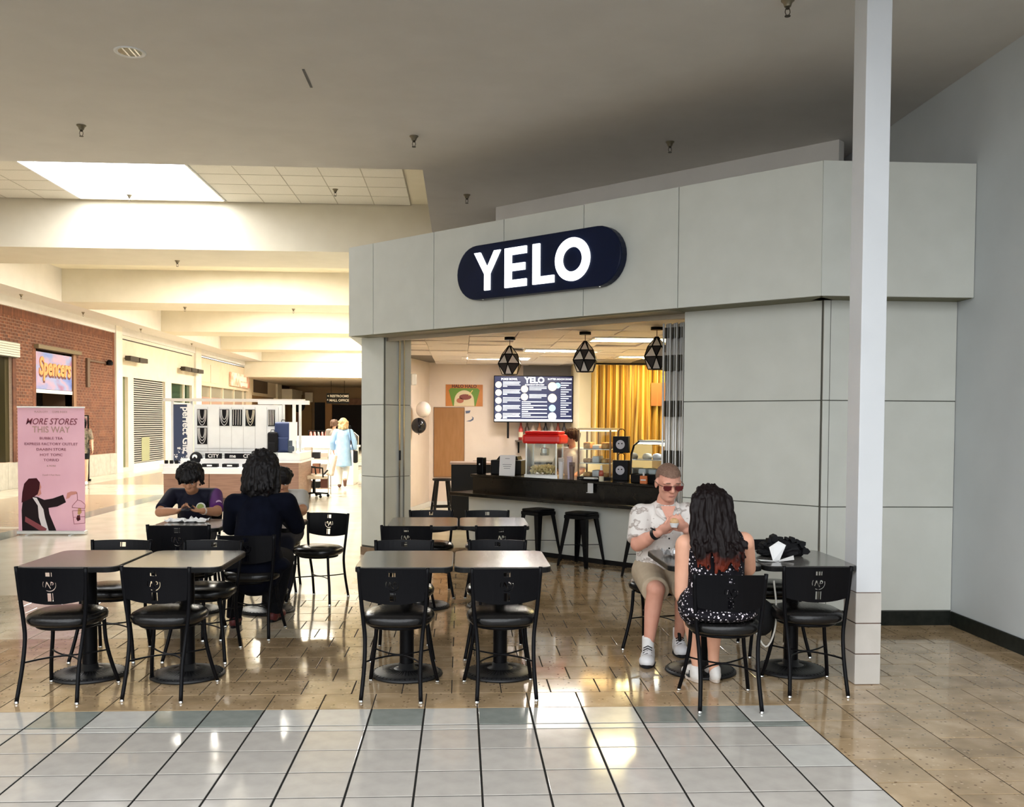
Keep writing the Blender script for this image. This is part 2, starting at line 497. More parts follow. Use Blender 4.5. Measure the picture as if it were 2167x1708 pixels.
# sprinkler heads and a round downlight
def sprinkler():
    t = thing('sprinkler_head', '', 'sprinkler', (0, 0, 0))
    b = MB(); b.lathe([(.045, 0), (.045, -.006), (.03, -.02), (.022, -.045)], 14)
    b.obj('flange', mat('dull_brass', (.22, .19, .13), .4, .8), t, auto=40)
    b = MB(); b.lathe([(.014, -.045), (.014, -.06), (.009, -.062)], 10)
    b.tube([(-.013, 0, -.06), (-.017, 0, -.08), (-.008, 0, -.105)], .003, 6); b.tube([(.013, 0, -.06), (.017, 0, -.08), (.008, 0, -.105)], .003, 6)
    b.lathe([(.02, -.105), (.02, -.109)], 12)
    b.obj('nozzle', mat('dark_brass', (.07, .06, .045), .4, .8), t)
    return t
sp0 = sprinkler()
sps = [(-3.683, 9.546, ZC, 'leftmost sprinkler on the plain front ceiling'), (-.485, 9.656, ZC, 'sprinkler on the plain ceiling near the corner of the bright bay'), (2.092, 9.653, ZC, 'sprinkler on the dim ceiling above the right of the sign'), (.056, 12.083, ZC, 'sprinkler just above the left end of the shop fascia'),
       (2.17, 6.39, ZC, 'sprinkler at the top edge of the photo by the white column'), (-5.09, 17.5, ZC, 'dark sprinkler under the nearest ceiling beam'), (-7.0, 24.7, ZC, 'left sprinkler under the second ceiling beam'), (-4.3, 24.8, ZC, 'right sprinkler under the second ceiling beam'),
       (-10.1, 22.6, ZC, 'sprinkler on the soffit above the brick shopfront, leftmost'), (-10.1, 26.2, ZC, 'sprinkler on the soffit near the right end of the brick wall'), (-10.1, 30.8, ZC, 'sprinkler on the soffit above the shutter'), (-10.1, 36.5, ZC, 'sprinkler on the soffit farther down the corridor'),
       (-5.4, 15.95, ZB, 'sprinkler beside the far edge of the skylight'), (-2.0, 15.3, ZB, 'sprinkler in the right half of the tiled bay')]
for i, (x, y, z_, lb) in enumerate(sps):
    o = sp0 if i == 0 else dup(sp0)
    o.location = (x, y, z_); o['label'] = lb; o['group'] = 'ceiling sprinklers'
t = thing('downlight', 'round recessed downlight in the front ceiling', 'light', (-2.571, 7.63, ZC))
b = MB()
n = 32
ring = [(.085, -.001), (.105, -.008), (.118, -.006), (.12, .001)]
vs = []; fs = []
for r_, z_ in ring:
    vs += [(r_*math.cos(2*PI*j/n), r_*math.sin(2*PI*j/n), z_) for j in range(n)]
for i in range(3):
    for j in range(n): fs.append((i*n+j, i*n+(j+1) % n, (i+1)*n+(j+1) % n, (i+1)*n+j))
b.add(vs, fs); b.obj('trim_ring', M_white, t, smooth=True)
MB().lathe([(.095, -.002), (.095, -.0015)], 28).obj('reflector', mat('mirror_dark', (.09, .085, .06), .1, 1), t)
b = MB()
for x in (-.03, .02, .055): b.box((x-.006, -math.sqrt(.09**2-x*x), -.004), (x+.006, math.sqrt(.09**2-x*x), -.002))
b.obj('lamp_fin', mat('fin_bright', (.85, .85, .8), .3, .6), t)

# ================================================================== WALLS
M_wall = noisy('right_wall_paint', [(.3, (.50, .535, .55)), (.7, (.54, .575, .59))], 2, .6)
M_base = noisy('black_base', [(.3, (.010, .012, .010)), (.7, (.02, .022, .018))], 20, .35)
o = MB().box((4.07, -12, 0), (4.25, 7.9, ZC)).obj('wall_right', M_wall); tag(o, 'plain pale grey wall at the right', kind='structure')
o = MB().box((4.055, -12, 0), (4.07, 7.665, .118)).obj('baseboard_right', M_base, bevel=.004); tag(o, 'black vinyl base along the right wall', kind='structure')
# shop bulkhead behind the fascia, up to the ceiling
o = MB()
o.box((-.08, 0, 3.55), (4.6, .12, ZC+.02), 0)
o = o.obj('wall_bulkhead', M_ceil, loc=(.50, 12.70, 0), rz=R(-45)); tag(o, 'beige wall above the shop roof behind the fascia', kind='structure')
o = MB().box((4.07, 7.9, 2.6), (4.25, 62, ZC)).obj('wall_upper', M_wall); tag(o, 'upper right wall above the shop', kind='structure')
# column
col = struct('wall_column', 'square white column with three courses of tile at its foot')
M_colw = noisy('column_paint', [(.3, (.60, .62, .64)), (.7, (.64, .66, .68))], 3, .4)
M_colt = noisy('column_tile', [(.3, (.50, .475, .435)), (.7, (.55, .52, .48))], 9, .25, rand=.06)
cx0, cx1, cy0, cy1 = 2.514, 2.680, 5.92, 6.115
MB().box((cx0+.002, cy0+.002, .592), (cx1-.002, cy1, ZC)).obj('shaft', M_colw, col, bevel=.004)
MB().box((cx0+.006, cy0+.006, 0), (cx1-.006, cy1-.004, .60)).obj('core', mat('column_joint', (.13, .075, .055), .8), col)
for k in range(3):
    z0, z1 = k*.197+.0035, (k+1)*.197-.0035
    MB().box((cx0, cy0, z0), (cx1, cy0+.008, z1)).obj('tile', M_colt, col, bevel=.0015, seg=1)
    MB().box((cx0, cy0+.009, z0), (cx0+.008, cy1, z1)).obj('tile', M_colt, col, bevel=.0015, seg=1)
    MB().box((cx1-.008, cy0+.009, z0), (cx1, cy1, z1)).obj('tile', M_colt, col, bevel=.0015, seg=1)

# ================================================================== SHOP FRONT (45 degrees)
FO = (2.83, 7.43, 0); FR = R(-45)
def FL(x, y, z=0):
    s = math.sqrt(.5)
    return (FO[0]+s*x+s*y, FO[1]-s*x+s*y, z)
M_panel = noisy('grey_green_panel', [(.3, (.55, .565, .515)), (.7, (.59, .605, .555))], 4, .5)
sf = struct('wall_storefront', 'grey panelled shop front with deep fascia and wide opening', FO, FR)
ZF0, ZF1 = 2.67, 3.735
gap = .0038
M_joint = mat('panel_joint', (.10, .10, .085), .8)
def panels(parent, segs, zs, y0, y1, m=M_panel):
    for a, b_ in segs:
        for z0, z1 in zs:
            MB().box((a+gap, y0, z0+gap), (b_-gap, y1, z1-gap)).obj('panel', m, parent, bevel=.002, seg=1)
segs = [(-5.92, -5.47), (-5.47, -4.44), (-4.44, -3.40), (-3.40, -2.37), (-2.37, -1.32), (-1.32, -.001)]
panels(sf, segs, [(ZF0, ZF1)], 0, .03)
MB().box((-5.915, .012, ZF0+.008), (-.0, .40, ZF1-.006)).obj('fascia_core', M_joint, sf)
pb = [FL(-.25, .02), FL(-.02, .02), (2.86, 7.46, 0), (3.0, 7.75, 0), FL(-.25, .38)]
M_soffit_shade = mat('soffit_olive_shade', (.17, .165, .10), .7)  # shade under the fascia is put into this darker olive
tag(MB().prism([(p[0], p[1]) for p in pb], ZF0+.008, ZF0+.05).obj('wall_soffit_corner', M_soffit_shade), 'soffit corner in shade-dark olive under the shop fascia', kind='structure')
MB().box((-5.91, .031, ZF0+.001), (-.03, .40, ZF0+.008)).obj('soffit_shade_lining', M_soffit_shade, sf)  # thin strip added as the shaded band below the fascia
# wall beside the opening, and the pillar at its left end
rows = [(.12, .98), (.98, 1.855), (1.855, 2.69)]
panels(sf, [(-1.428, -.12)], rows, .29, .32)
MB().box((-1.425, .30, 0), (-.05, .42, 2.69)).obj('wall_core', M_joint, sf)
MB().box((-1.428, .285, 0), (-.12, .29, .118)).obj('base_strip', M_base, sf)
panels(sf, [(-6.04, -5.62)], rows, .29, .32)
MB().box((-6.037, .302, 0), (-5.623, .72, 2.69)).obj('pillar_core', M_joint, sf)
for z0, z1 in rows:
    MB().box((-5.625, .322, z0+gap), (-5.617, .73, z1-gap)).obj('panel', M_panel, sf)
MB().box((-6.045, .284, 0), (-5.615, .33, .1)).obj('base_strip', noisy('brown_base', [(.3, (.16, .10, .06)), (.7, (.24, .16, .10))], 14, .5), sf)
MB().box((-5.617, .52, 0), (-5.600, .545, 2.69)).box((-5.617, .60, 0), (-5.605, .615, 2.69)).obj('gate_track', M_steel, sf)
MB().box((-5.601, .528, 1.18), (-5.585, .54, 1.30)).obj('latch', M_dark, sf)
# header under the fascia and its gate rail
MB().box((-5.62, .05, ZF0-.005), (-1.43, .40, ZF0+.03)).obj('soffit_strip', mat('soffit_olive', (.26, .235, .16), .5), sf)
MB().box((-5.62, .33, ZF0-.05), (-1.43, .37, ZF0)).obj('gate_rail', mat('rail_metal', (.42, .38, .32), .3, .9), sf)
# straight part at the right, up to the right wall
sr = struct('wall_storefront_return', 'grey panelled shop wall behind the white column')
MB().box((2.831, 7.43, ZF0+gap), (4.066, 7.46, ZF1-gap)).obj('panel', M_panel, sr, bevel=.002, seg=1)
MB().box((2.84, 7.44, ZF0+.008), (4.07, 7.9, ZF1-.006)).obj('fascia_core', M_joint, sr)
MB().box((2.86, 7.461, ZF0+.001), (4.066, 7.70, ZF0+.008)).obj('soffit_shade_lining', M_soffit_shade, sr)
for z0, z1 in rows:
    MB().box((2.952, 7.68, z0+gap), (4.066, 7.71, z1-gap)).obj('panel', M_panel, sr, bevel=.002, seg=1)
MB().box((2.95, 7.69, 0), (4.07, 7.9, 2.69)).obj('wall_core', M_joint, sr)
MB().box((2.95, 7.668, 0), (4.056, 7.68, .118)).obj('base_strip', M_base, sr, bevel=.003)
# left flank of the shop along the corridor and its roof
sl = struct('wall_shop_flank', 'flank of the shop along the corridor')
MB().box((-1.24, 12.0, 0), (-1.1, 19, 2.69)).obj('flank', M_panel, sl)
MB().box((-1.357, 11.64, ZF0+.005), (-1.1, 19, ZF1-.006)).obj('flank_fascia', M_panel, sl)
o = MB().box((-1.24, 19, 0), (-1.0, 60, ZC)).obj('wall_corridor_right', noisy('corridor_wall', [(.3, (.60, .54, .44)), (.7, (.65, .59, .49))], 2, .6)); tag(o, 'cream wall on the right of the far corridor', kind='structure')
pts = [FL(-5.9, .3), FL(0, .3), (4.07, 7.7, 0), (4.07, 19, 0), (-1.2, 19, 0)]
MB().prism([(p[0], p[1]) for p in pts], 3.55, 3.6).obj('roof', M_ceil, sl)

# ------------------------------------------------------------------ sign
t = thing('store_sign', 'dark blue rounded shop sign reading YELO in glowing white letters', 'sign', FO, FR)
M_sgn = noisy('sign_navy', [(.3, (.003, .007, .026)), (.7, (.005, .010, .036))], 3, .35, spec=.15)
hh = .28; x0, x1, zc = -3.98, -1.86, 3.205
pl = []
xa, xb = x0+hh, x1-hh
for i in range(17): a = PI/2+PI*i/16; pl.append((xa+hh*math.cos(a), zc+hh*math.sin(a)))
for i in range(17): a = -PI/2+PI*i/16; pl.append((xb+hh*math.cos(a), zc+hh*math.sin(a)))
MS = Matrix(((1, 0, 0, 0), (0, 0, -1, 0), (0, 1, 0, 0), (0, 0, 0, 1)))     # x,z plane; prism height towards -y
MB().prism(pl, .001, .10, 0, MS).obj('cabinet', M_sgn, t, bevel=.012)
M_let = mat('letter_glow', (.9, .92, .95), .4, emit=(.93, .97, 1.0), estr=1.2)
lh = .197; s_ = .068
def letter(polys):
    b = MB()
    for p in polys: b.prism(p, .10, .118, 0, MS)
    return b
zb, zt = zc-lh, zc+lh
xY = -3.711
wY = .367
MB().prism([(xY, zt), (xY+.085, zt), (xY+wY/2, zc+.035), (xY+wY-.085, zt), (xY+wY, zt), (xY+wY/2+.038, zc-.03), (xY+wY/2+.038, zb), (xY+wY/2-.038, zb), (xY+wY/2-.038, zc-.03)], .10, .118, 0, MS).obj('letter_y', M_let, t)
xE = -3.282; wE = .287
MB().prism([(xE, zb), (xE+wE, zb), (xE+wE, zb+.072), (xE+.088, zb+.072), (xE+.088, zc-.036), (xE+wE-.02, zc-.036), (xE+wE-.02, zc+.036), (xE+.088, zc+.036), (xE+.088, zt-.072), (xE+wE, zt-.072), (xE+wE, zt), (xE, zt)], .10, .118, 0, MS).obj('letter_e', M_let, t)
xL = -2.911; wL = .269
MB().prism([(xL, zb), (xL+wL, zb), (xL+wL, zb+.072), (xL+.088, zb+.072), (xL+.088, zt), (xL, zt)], .10, .118, 0, MS).obj('letter_l', M_let, t)
xO = -2.418; ro = .208
vs = []; fs = []; n = 36
for z_ in (.10, .118):
    for (ra, rb) in ((ro, lh+.008), (ro-.088, lh-.080)):
        vs += [(xO+ra*math.cos(2*PI*j/n), zc+rb*math.sin(2*PI*j/n), z_) for j in range(n)]
for j in range(n):
    k = (j+1) % n
    fs += [(2*n+j, 2*n+k, 3*n+k, 3*n+j), (j, n+j, n+k, k), (j, k, 2*n+k, 2*n+j), (n+k, n+j, 3*n+j, 3*n+k)]
MB().add(vs, fs, 0, MS).obj('letter_o', M_let, t)
for x in (-3.62, -2.12): MB().lathe([(.012, 0), (.012, -.004)], 10, (x, -.07, zc-hh-.0)).obj('drain_plug', M_steel, t)
# ================================================================== LEFT WALL: brick shop
XW = -10.55
M_mort = noisy('mortar', [(.3, (.50, .38, .29)), (.7, (.60, .47, .37))], 25, .9)
M_brick = noisy('brick', [(.25, (.075, .024, .012)), (.5, (.145, .048, .022)), (.75, (.22, .085, .04))], 6, .85, rand=.35, bump=.2)
M_stone = noisy('stone_base', [(.3, (.34, .32, .27)), (.7, (.43, .41, .35))], 7, .7)
M_trimw = noisy('cream_trim', [(.3, (.66, .62, .54)), (.7, (.71, .67, .59))], 4, .6)
wl = struct('wall_left', 'red brick shop front with pale stone base along the left')
openings = [(20.0, 23.15, .62, 3.12), (24.35, 26.72, 0, 3.42)]       # y0,y1,z0,z1
ys = [14.0, 20.0, 23.15, 24.35, 26.72, 29.75]
b = MB()
b.box((XW-.25, 14, 3.42), (XW-.012, 29.75, 4.27)); b.box((XW-.25, 14, 0), (XW-.012, 20, 3.42)); b.box((XW-.25, 20, 0), (XW-.012, 23.15, .62)); b.box((XW-.25, 20, 3.12), (XW-.012, 23.15, 3.42))
b.box((XW-.25, 23.15, 0), (XW-.012, 24.35, 3.42)); b.box((XW-.25, 26.72, 0), (XW-.012, 29.75, 3.42))
b.obj('mortar_bed', M_mort, wl)
MB().box((XW-.30, -12, 0), (XW-.26, 14, ZC)).box((XW-.26, -12, 0), (XW, 14, ZC)).obj('plain_wall', M_trimw, wl)
MB().box((XW-.25, 14, 4.27), (XW+.03, 62, ZC+.05)).obj('top_band', noisy('band_paint', [(.3, (.60, .58, .55)), (.7, (.64, .62, .59))], 3, .7), wl)
bm_ = MB().box((-.006, -.097, -.0335), (.012, .097, .0335)).mesh('brick', M_brick)
bs_ = MB().box((-.006, -.0335, -.097), (.012, .0335, .097)).mesh('brick', M_brick)
bl = []
zz = .66; row = 0
while zz < 4.03:
    y = 14.1+(.1035 if row % 2 else 0)
    while y < 29.68:
        if not any(a-.06 < y < b2+.06 and c-.03 < zz < d+.03 for a, b2, c, d in openings):
            bl.append((y, zz, 0))
        y += .207
    zz += .0765; row += 1
y = 14.05
while y < 29.72:
    bl.append((y, 4.16, 1)); y += .0765
bl.sort()
first = [q for q in bl if q[0] > 22.1]
chosen = set(first[:300])
rest = MB()
for q in bl:
    if q in chosen:
        place(bs_ if q[2] else bm_, 'brick', wl, (XW-.012, q[0], q[1]))
    else:
        a, c = (.0335, .097) if q[2] else (.097, .0335)
        rest.box((XW-.014, q[0]-a, q[1]-c), (XW, q[0]+a, q[1]+c))
tag(rest.obj('brick_field', M_brick, wl), kind='stuff', label='red bricks')
for a, c, z0, z1 in ((23.13, 23.30, .62, 3.12), (24.20, 24.36, 0, 3.42), (26.71, 26.88, 0, 3.42), (29.62, 29.75, .62, 4.27), (24.2, 26.88, 3.42, 3.50)):
    MB().box((XW-.02, a, z0), (XW+.004, c, z1)).obj('edge_trim', M_brick, wl)
b = MB()
for a, c in ((14, 24.35), (26.72, 29.75)):
    yy = a
    while yy < c-.05:
        e = min(yy+1.25, c)
        MB().box((XW-.02, yy+.004, .0), (XW+.05, e-.004, .61)).obj('stone', M_stone, wl, bevel=.006, seg=1)
        yy = e
# recessed window with stone awning at the far left
w1 = struct('window_1', 'dark shop window under a pale slatted canopy at the left edge')
MB().box((XW-.6, 19.8, .6), (XW-.55, 23.3, 3.2)).obj('pane', mat('dim_glass', (.025, .025, .018), .08), w1)
b = MB(); b.box((XW-.55, 19.9, .62), (XW-.45, 23.15, .72)); b.box((XW-.55, 19.9, 3.0), (XW-.45, 23.15, 3.12)); b.box((XW-.55, 22.95, .6), (XW-.10, 23.15, 3.12)); b.box((XW-.55, 21.9, .6), (XW-.48, 22.0, 3.1))
b.obj('window_frame', mat('olive_frame', (.055, .045, .02), .5), w1)
can = mat('canopy_slat', (.55, .53, .45), .6)
for k in range(6):
    MB().box((XW, 19.5, 3.10+k*.055), (XW+.10, 23.3, 3.145+k*.055)).obj('slat', can, w1)
MB().box((XW-.02, 19.5, 3.08), (XW+.05, 23.32, 3.44)).obj('canopy_back', mat('canopy_dark', (.06, .06, .045), .6), w1)
b = MB(); b.lathe([(.14, 0), (.14, .004)], 20, M=Matrix.Translation((XW-.53, 22.55, 1.38)) @ Matrix.Rotation(R(90), 4, 'Y') @ Matrix.Scale(1.9, 4, (1, 0, 0)))
b.obj('oval_sticker', mat('lime_sticker', (.45, .60, .06), .5), w1)
# doorway with the lit shop sign
d1 = struct('door_1', 'dark shop doorway in the brick wall')
MB().box((XW-.9, 24.3, 0), (XW-.85, 26.8, 3.42)).obj('dark_recess', M_dark, d1)
b = MB(); b.box((XW-.9, 24.25, 0), (XW-.02, 24.35, 3.42)); b.box((XW-.9, 26.72, 0), (XW-.02, 26.82, 3.42)); b.box((XW-.9, 24.3, 3.40), (XW-.02, 26.8, 3.46))
b.obj('reveal', mat('reveal_brown', (.10, .055, .03), .7), d1)
MB().box((XW-.01, 24.25, 3.40), (XW+.12, 26.95, 3.49)).obj('lintel', mat('lintel_olive', (.16, .12, .06), .6), d1)
MB().box((XW-.02, 26.60, 0), (XW+.03, 26.78, 3.4)).obj('side_post', mat('post_brown', (.22, .11, .05), .6), d1)
t = thing('graffiti_shop_sign', 'graffiti style shop sign with orange letters above the brick doorway', 'sign', (XW, 25.5, 2.86))
m = noisy('graffiti_wall', [(.28, (.015, .05, .40)), (.40, (.16, .24, .52)), (.50, (.42, .28, .40)), (.60, (.22, .30, .55)), (.72, (.30, .04, .09))], 1.5, .4, vec=(1, .5, 1.1), detail=3)
MB().box((-.06, -1.12, -.46), (-.01, 1.07, .47)).obj('panel', m, t)
mo = mat('orange_letters', (.70, .30, .10), .5)
text('Spencers', .62, mo, 'letters', t, face_px(.0, .0, .10), depth=.012, bold=.02, sx=.86, shear=.15)
text('Spencers', .62, mat('letters_shadow', (.12, .03, .03), .5), 'letter_shadow', t, face_px(-.008, .03, .06), depth=.002, bold=.035, sx=.86, shear=.15)
MB().box((-.07, -1.14, -.56), (.0, 1.08, -.47)).obj('lower_rail', M_white, t)
t = thing('wall_lamp_bracket', 'dark bracket lamp on the brick pier right of the doorway', 'lamp', (XW, 28.4, 3.3))
b = MB(); b.box((0, -.75, -.02), (.05, .8, .03)); b.obj('arm', mat('bracket_bronze', (.10, .055, .03), .5), t)
MB().box((0, -.9, -.75), (.06, -.72, .06)).obj('conduit', mat('bracket_bronze', (.10, .055, .03), .5), t)
MB().lathe([(.05, 0), (.10, -.06), (.10, -.14), (.06, -.16)], 12, (.12, .62, .10)).obj('lamp_head', M_black, t)

# ================================================================== LEFT WALL: cream shop with shutter
wc = struct('wall_left_far', 'cream shop fronts farther down the left side')
M_crm = noisy('cream_paint', [(.3, (.66, .58, .45)), (.7, (.72, .64, .50))], 3, .6)
M_tan = noisy('tan_paint', [(.3, (.60, .49, .35)), (.7, (.66, .55, .40))], 3, .6)
M_grg = mat('tinted_window', (.12, .14, .07), .1)
MB().box((XW-.25, 29.75, 0), (XW+.06, 30.28, ZC)).obj('pilaster', M_trimw, wc)
MB().box((XW-.25, 30.28, 2.98), (XW-.02, 38.5, 4.15)).obj('fascia', M_crm, wc)
MB().box((XW-.25, 30.28, 4.15), (XW-.02, 38.5, 4.27)).obj('fascia_top', M_trimw, wc)
MB().box((XW-.02, 30.3, 4.13), (XW-.01, 38.2, 4.16)).obj('shadow_joint', M_dark, wc)
b = MB()
for a, c in ((30.28, 30.34), (30.98, 31.5), (34.8, 35.55), (38.2, 38.5)): b.box((XW-.25, a, 0), (XW-.02, c, 2.98))
b.obj('post', M_crm, wc)
MB().box((XW-.30, 38.5, 0), (XW+.06, 39.3, ZC)).obj('pilaster', M_trimw, wc)
w2 = struct('window_2', 'narrow green tinted shop window left of the shutter')
MB().box((XW-.16, 30.34, .12), (XW-.12, 30.98, 2.98)).obj('pane', M_grg, w2)
MB().box((XW-.2, 30.34, 0), (XW-.02, 30.98, .12)).obj('sill', M_crm, w2)
w3 = struct('window_3', 'shop window right of the shutter, behind the kiosk')
MB().box((XW-.16, 35.55, .1), (XW-.12, 38.2, 2.98)).obj('pane', mat('dark_green_window', (.03, .06, .035), .1), w3)
MB().box((XW-.14, 35.5, 2.2), (XW-.02, 38.2, 2.28)).box((XW-.14, 37.2, .1), (XW-.05, 37.3, 2.98)).obj('window_frame', M_crm, w3)
t = thing('roller_shutter', 'closed grey roller shutter between cream posts', 'shutter', (XW-.1, 33.15, 0))
ms = mat('shutter_slat', (.46, .46, .44), .4, .4)
sm = MB().box((-.012, -1.62, 0), (.022, 1.62, .038)).mesh('slat', ms)
zz = .22; k = 0
while zz < 2.97:
    place(sm, 'slat', t, (0, 0, zz)); zz += .0725; k += 1
MB().box((-.05, -1.65, .1), (-.03, 1.65, 2.98)).obj('dark_back', mat('shutter_dark', (.035, .045, .05), .6), t)
MB().box((-.03, -1.62, .06), (.03, 1.62, .20)).obj('bottom_bar', M_trimw, t)
MB().box((.025, -.75, .25), (.035, .05, 1.05)).obj('notice', mat('notice_olive', (.28, .29, .16), .6), t)
def spots_(y0, n_, lb):
    for k in range(n_):
        t = thing('spot_lamp', lb[k], 'lamp', (XW, y0+k*.88, 3.56-.0*k), 0, 'spot lamps on the cream fascia')
        MB().bar((0, 0, 0), (.20, 0, -.02), .05, .05).obj('arm', M_black, t)
        MB().box((.12, -.34, -.09), (.30, .42, .06)).obj('lamp_box', mat('lamp_brown', (.05, .04, .03), .5), t, bevel=.01)
spots_(30.65, 2, ['left spot lamp of the pair beside the brick wall', 'right spot lamp of the pair beside the brick wall'])
spots_(36.55, 3, ['left one of three spot lamps before the second pilaster', 'middle one of three spot lamps before the second pilaster', 'right one of three spot lamps before the second pilaster'])
# third shop
MB().box((XW-.25, 39.3, 3.05), (XW-.02, 48.2, 4.2)).obj('fascia', M_tan, wc)
MB().box((XW-.02, 39.4, 4.17), (XW-.01, 48.1, 4.2)).obj('shadow_joint', M_dark, wc)
for a in (39.5, 41.0):
    MB().box((XW-.02, a, 3.2), (XW-.005, a+1.35, 3.95)).obj('board', mat('pale_board', (.62, .52, .40), .6), wc)
MB().box((XW-.25, 48.2, 0), (XW+.02, 48.8, ZC)).obj('pilaster', M_tan, wc)
MB().box((XW-.2, 39.3, 2.6), (XW-.15, 48.2, 3.05)).obj('transom', mat('transom_glass', (.32, .29, .22), .15), wc)
MB().box((XW-.2, 39.3, 0), (XW-.15, 48.2, 2.6)).obj('shop_glass', mat('pink_interior', (.42, .27, .20), .3), wc)
b = MB()
for a in (41.3, 43.4, 45.5, 47.4): b.box((XW-.2, a, 0), (XW-.1, a+.1, 3.05))
b.obj('mullion', M_crm, wc)
t = thing('pink_shop_sign', 'pink and orange projecting sign board on the tan shop fascia', 'sign', (XW, 46.1, 3.5))
MB().box((0, -1.9, -.3), (.08, 1.9, .32)).obj('board', noisy('pink_print', [(.35, (.75, .28, .17)), (.5, (.85, .55, .42)), (.62, (.9, .78, .68))], 3, .5), t)
b = MB(); b.box((.08, -.2, -.02), (.09, 1.2, .2)); b.obj('print_patch', mat('pink_cream', (.92, .82, .72), .5), t)
MB().box((.08, -.1, -.24), (.09, 1.4, -.08)).obj('print_patch', mat('pink_cream', (.92, .82, .72), .5), t)
MB().box((XW-.25, 48.8, 2.9), (XW-.02, 55.2, 4.3)).obj('fascia', M_tan, wc)
MB().box((XW-.02, 49.3, 3.05), (XW+.0, 52.8, 3.95)).obj('dark_sign_panel', mat('brown_panel', (.075, .05, .035), .5), wc)
MB().box((XW-.2, 48.8, 0), (XW-.15, 55.2, 2.9)).obj('shop_glass', mat('wood_interior', (.30, .18, .08), .4), wc)
MB().box((XW-.25, 55.2, 0), (XW+.1, 56.4, ZC)).obj('pilaster', M_crm, wc)
# far end, lower ceiling
we = struct('wall_end', 'brown shop fronts at the dim far end of the corridor')
MB().box((-11, 47.25, 3.74), (-.45, 62, 4.49)).obj('header', M_beam, we)
MB().box((-11, 47.9, 3.70), (-.45, 62, 3.74)).obj('low_ceiling', mat('low_ceiling_paint', (.45, .37, .27), .8), we)
M_wood = noisy('far_wood', [(.3, (.16, .06, .025)), (.7, (.26, .11, .05))], 5, .5)
MB().box((-12, 60, 0), (4.25, 60.2, 4.5)).obj('end_wall', mat('end_tan', (.36, .24, .13), .7), we)
MB().box((XW-.2, 56.4, 0), (XW-.1, 60, 3.74)).obj('shop_glass', mat('wood_interior', (.30, .18, .08), .4), we)
MB().box((XW-.15, 56.4, 2.75), (XW+.7, 60, 3.45)).obj('pale_fascia', M_crm, we)
for (u0, u1, z0, z1, m, y) in ((626, 640, 0, 3.0, M_wood, 59.4), (612, 626, 0, 3.3, mat('end_gold', (.30, .18, .07), .6), 59.6), (640, 662, 0, 3.2, mat('end_gold', (.30, .18, .07), .6), 59.7), (668, 690, 0, 2.75, M_dark, 59.8), (690, 704, 0, 2.9, mat('end_orange', (.45, .24, .10), .6), 59.5), (704, 768, 0, 2.6, mat('end_dark', (.02, .016, .016), .5), 59.8), (738, 768, 2.62, 3.0, M_wood, 59.6), (648, 664, 2.75, 3.35, M_crm, 59.3)):
    x0 = (u0-975)/2022*y; x1 = (u1-975)/2022*y
    MB().box((x0, y, z0), (x1, y+.2, z1)).obj('front_piece', m, we)
b = MB(); b.lathe([(.42, 0), (.42, .05)], 20, M=Matrix.Translation(((634-975)/2022*59.3, 59.35, 2.55)) @ Matrix.Rotation(R(90), 4, 'X'))
b.obj('arch', M_dark, we)
t = thing('hanging_sign', 'black hanging sign reading RESTROOMS and MALL OFFICE at the corridor end', 'sign', (-6.35, 50, 0))
MB().box((-.63, 0, 2.52), (.53, .08, 3.06)).obj('board', mat('sign_black', (.012, .011, .010), .4), t)
b = MB(); b.box((-.4, .03, 3.06), (-.38, .05, 3.71)); b.obj('rod', M_black, t); b = MB(); b.box((.28, .03, 3.06), (.30, .05, 3.71)); b.obj('rod', M_black, t)
mg = mat('sign_text', (.75, .72, .62), .5)
text('< RESTROOMS', .17, mg, 'line', t, face_front(-.04, -.004, 2.90), depth=.003, bold=.004)
text('^ MALL OFFICE', .17, mg, 'line', t, face_front(-.04, -.004, 2.68), depth=.003, bold=.004)
# clothes racks before the end shop
def rack(x, y, rz, lb, cols):
    t = thing('clothes_rack', lb, 'clothes rack', (x, y, 0), rz, 'clothes racks before the far shop')
    b = MB(); b.tube([(-.55, 0, .0), (-.55, 0, 1.28), (.55, 0, 1.28), (.55, 0, 0)], .015, 6); b.tube([(-.55, -.3, .02), (-.55, .3, .02)], .015, 6); b.tube([(.55, -.3, .02), (.55, .3, .02)], .015, 6)
    b.obj('frame', M_black, t)
    for k in range(8):
        xx = -.47+k*.134
        MB().prism([(-.2, .45), (.2, .45), (.21, 1.1), (.05, 1.24), (-.05, 1.24), (-.21, 1.1)], -.03, .03, 0, Matrix.Translation((xx, 0, 0)) @ Matrix(((0, 0, 1, 0), (1, 0, 0, 0), (0, 1, 0, 0), (0, 0, 0, 1)))).obj('garment', cols[k % len(cols)], t, bevel=.01)
pk = mat('cloth_pink', (.55, .16, .14), .8); gy = mat('cloth_grey', (.20, .18, .17), .8); nv = mat('cloth_navy', (.03, .035, .07), .8); wt = mat('cloth_white', (.6, .58, .55), .8)
rack(-4.9, 34.5, R(15), 'rack of pink and grey clothes left of the woman in blue', [pk, pk, gy, pk])
rack(-3.95, 34.0, R(80), 'rack of dark clothes right of the woman in blue', [nv, gy, M_dark, wt])
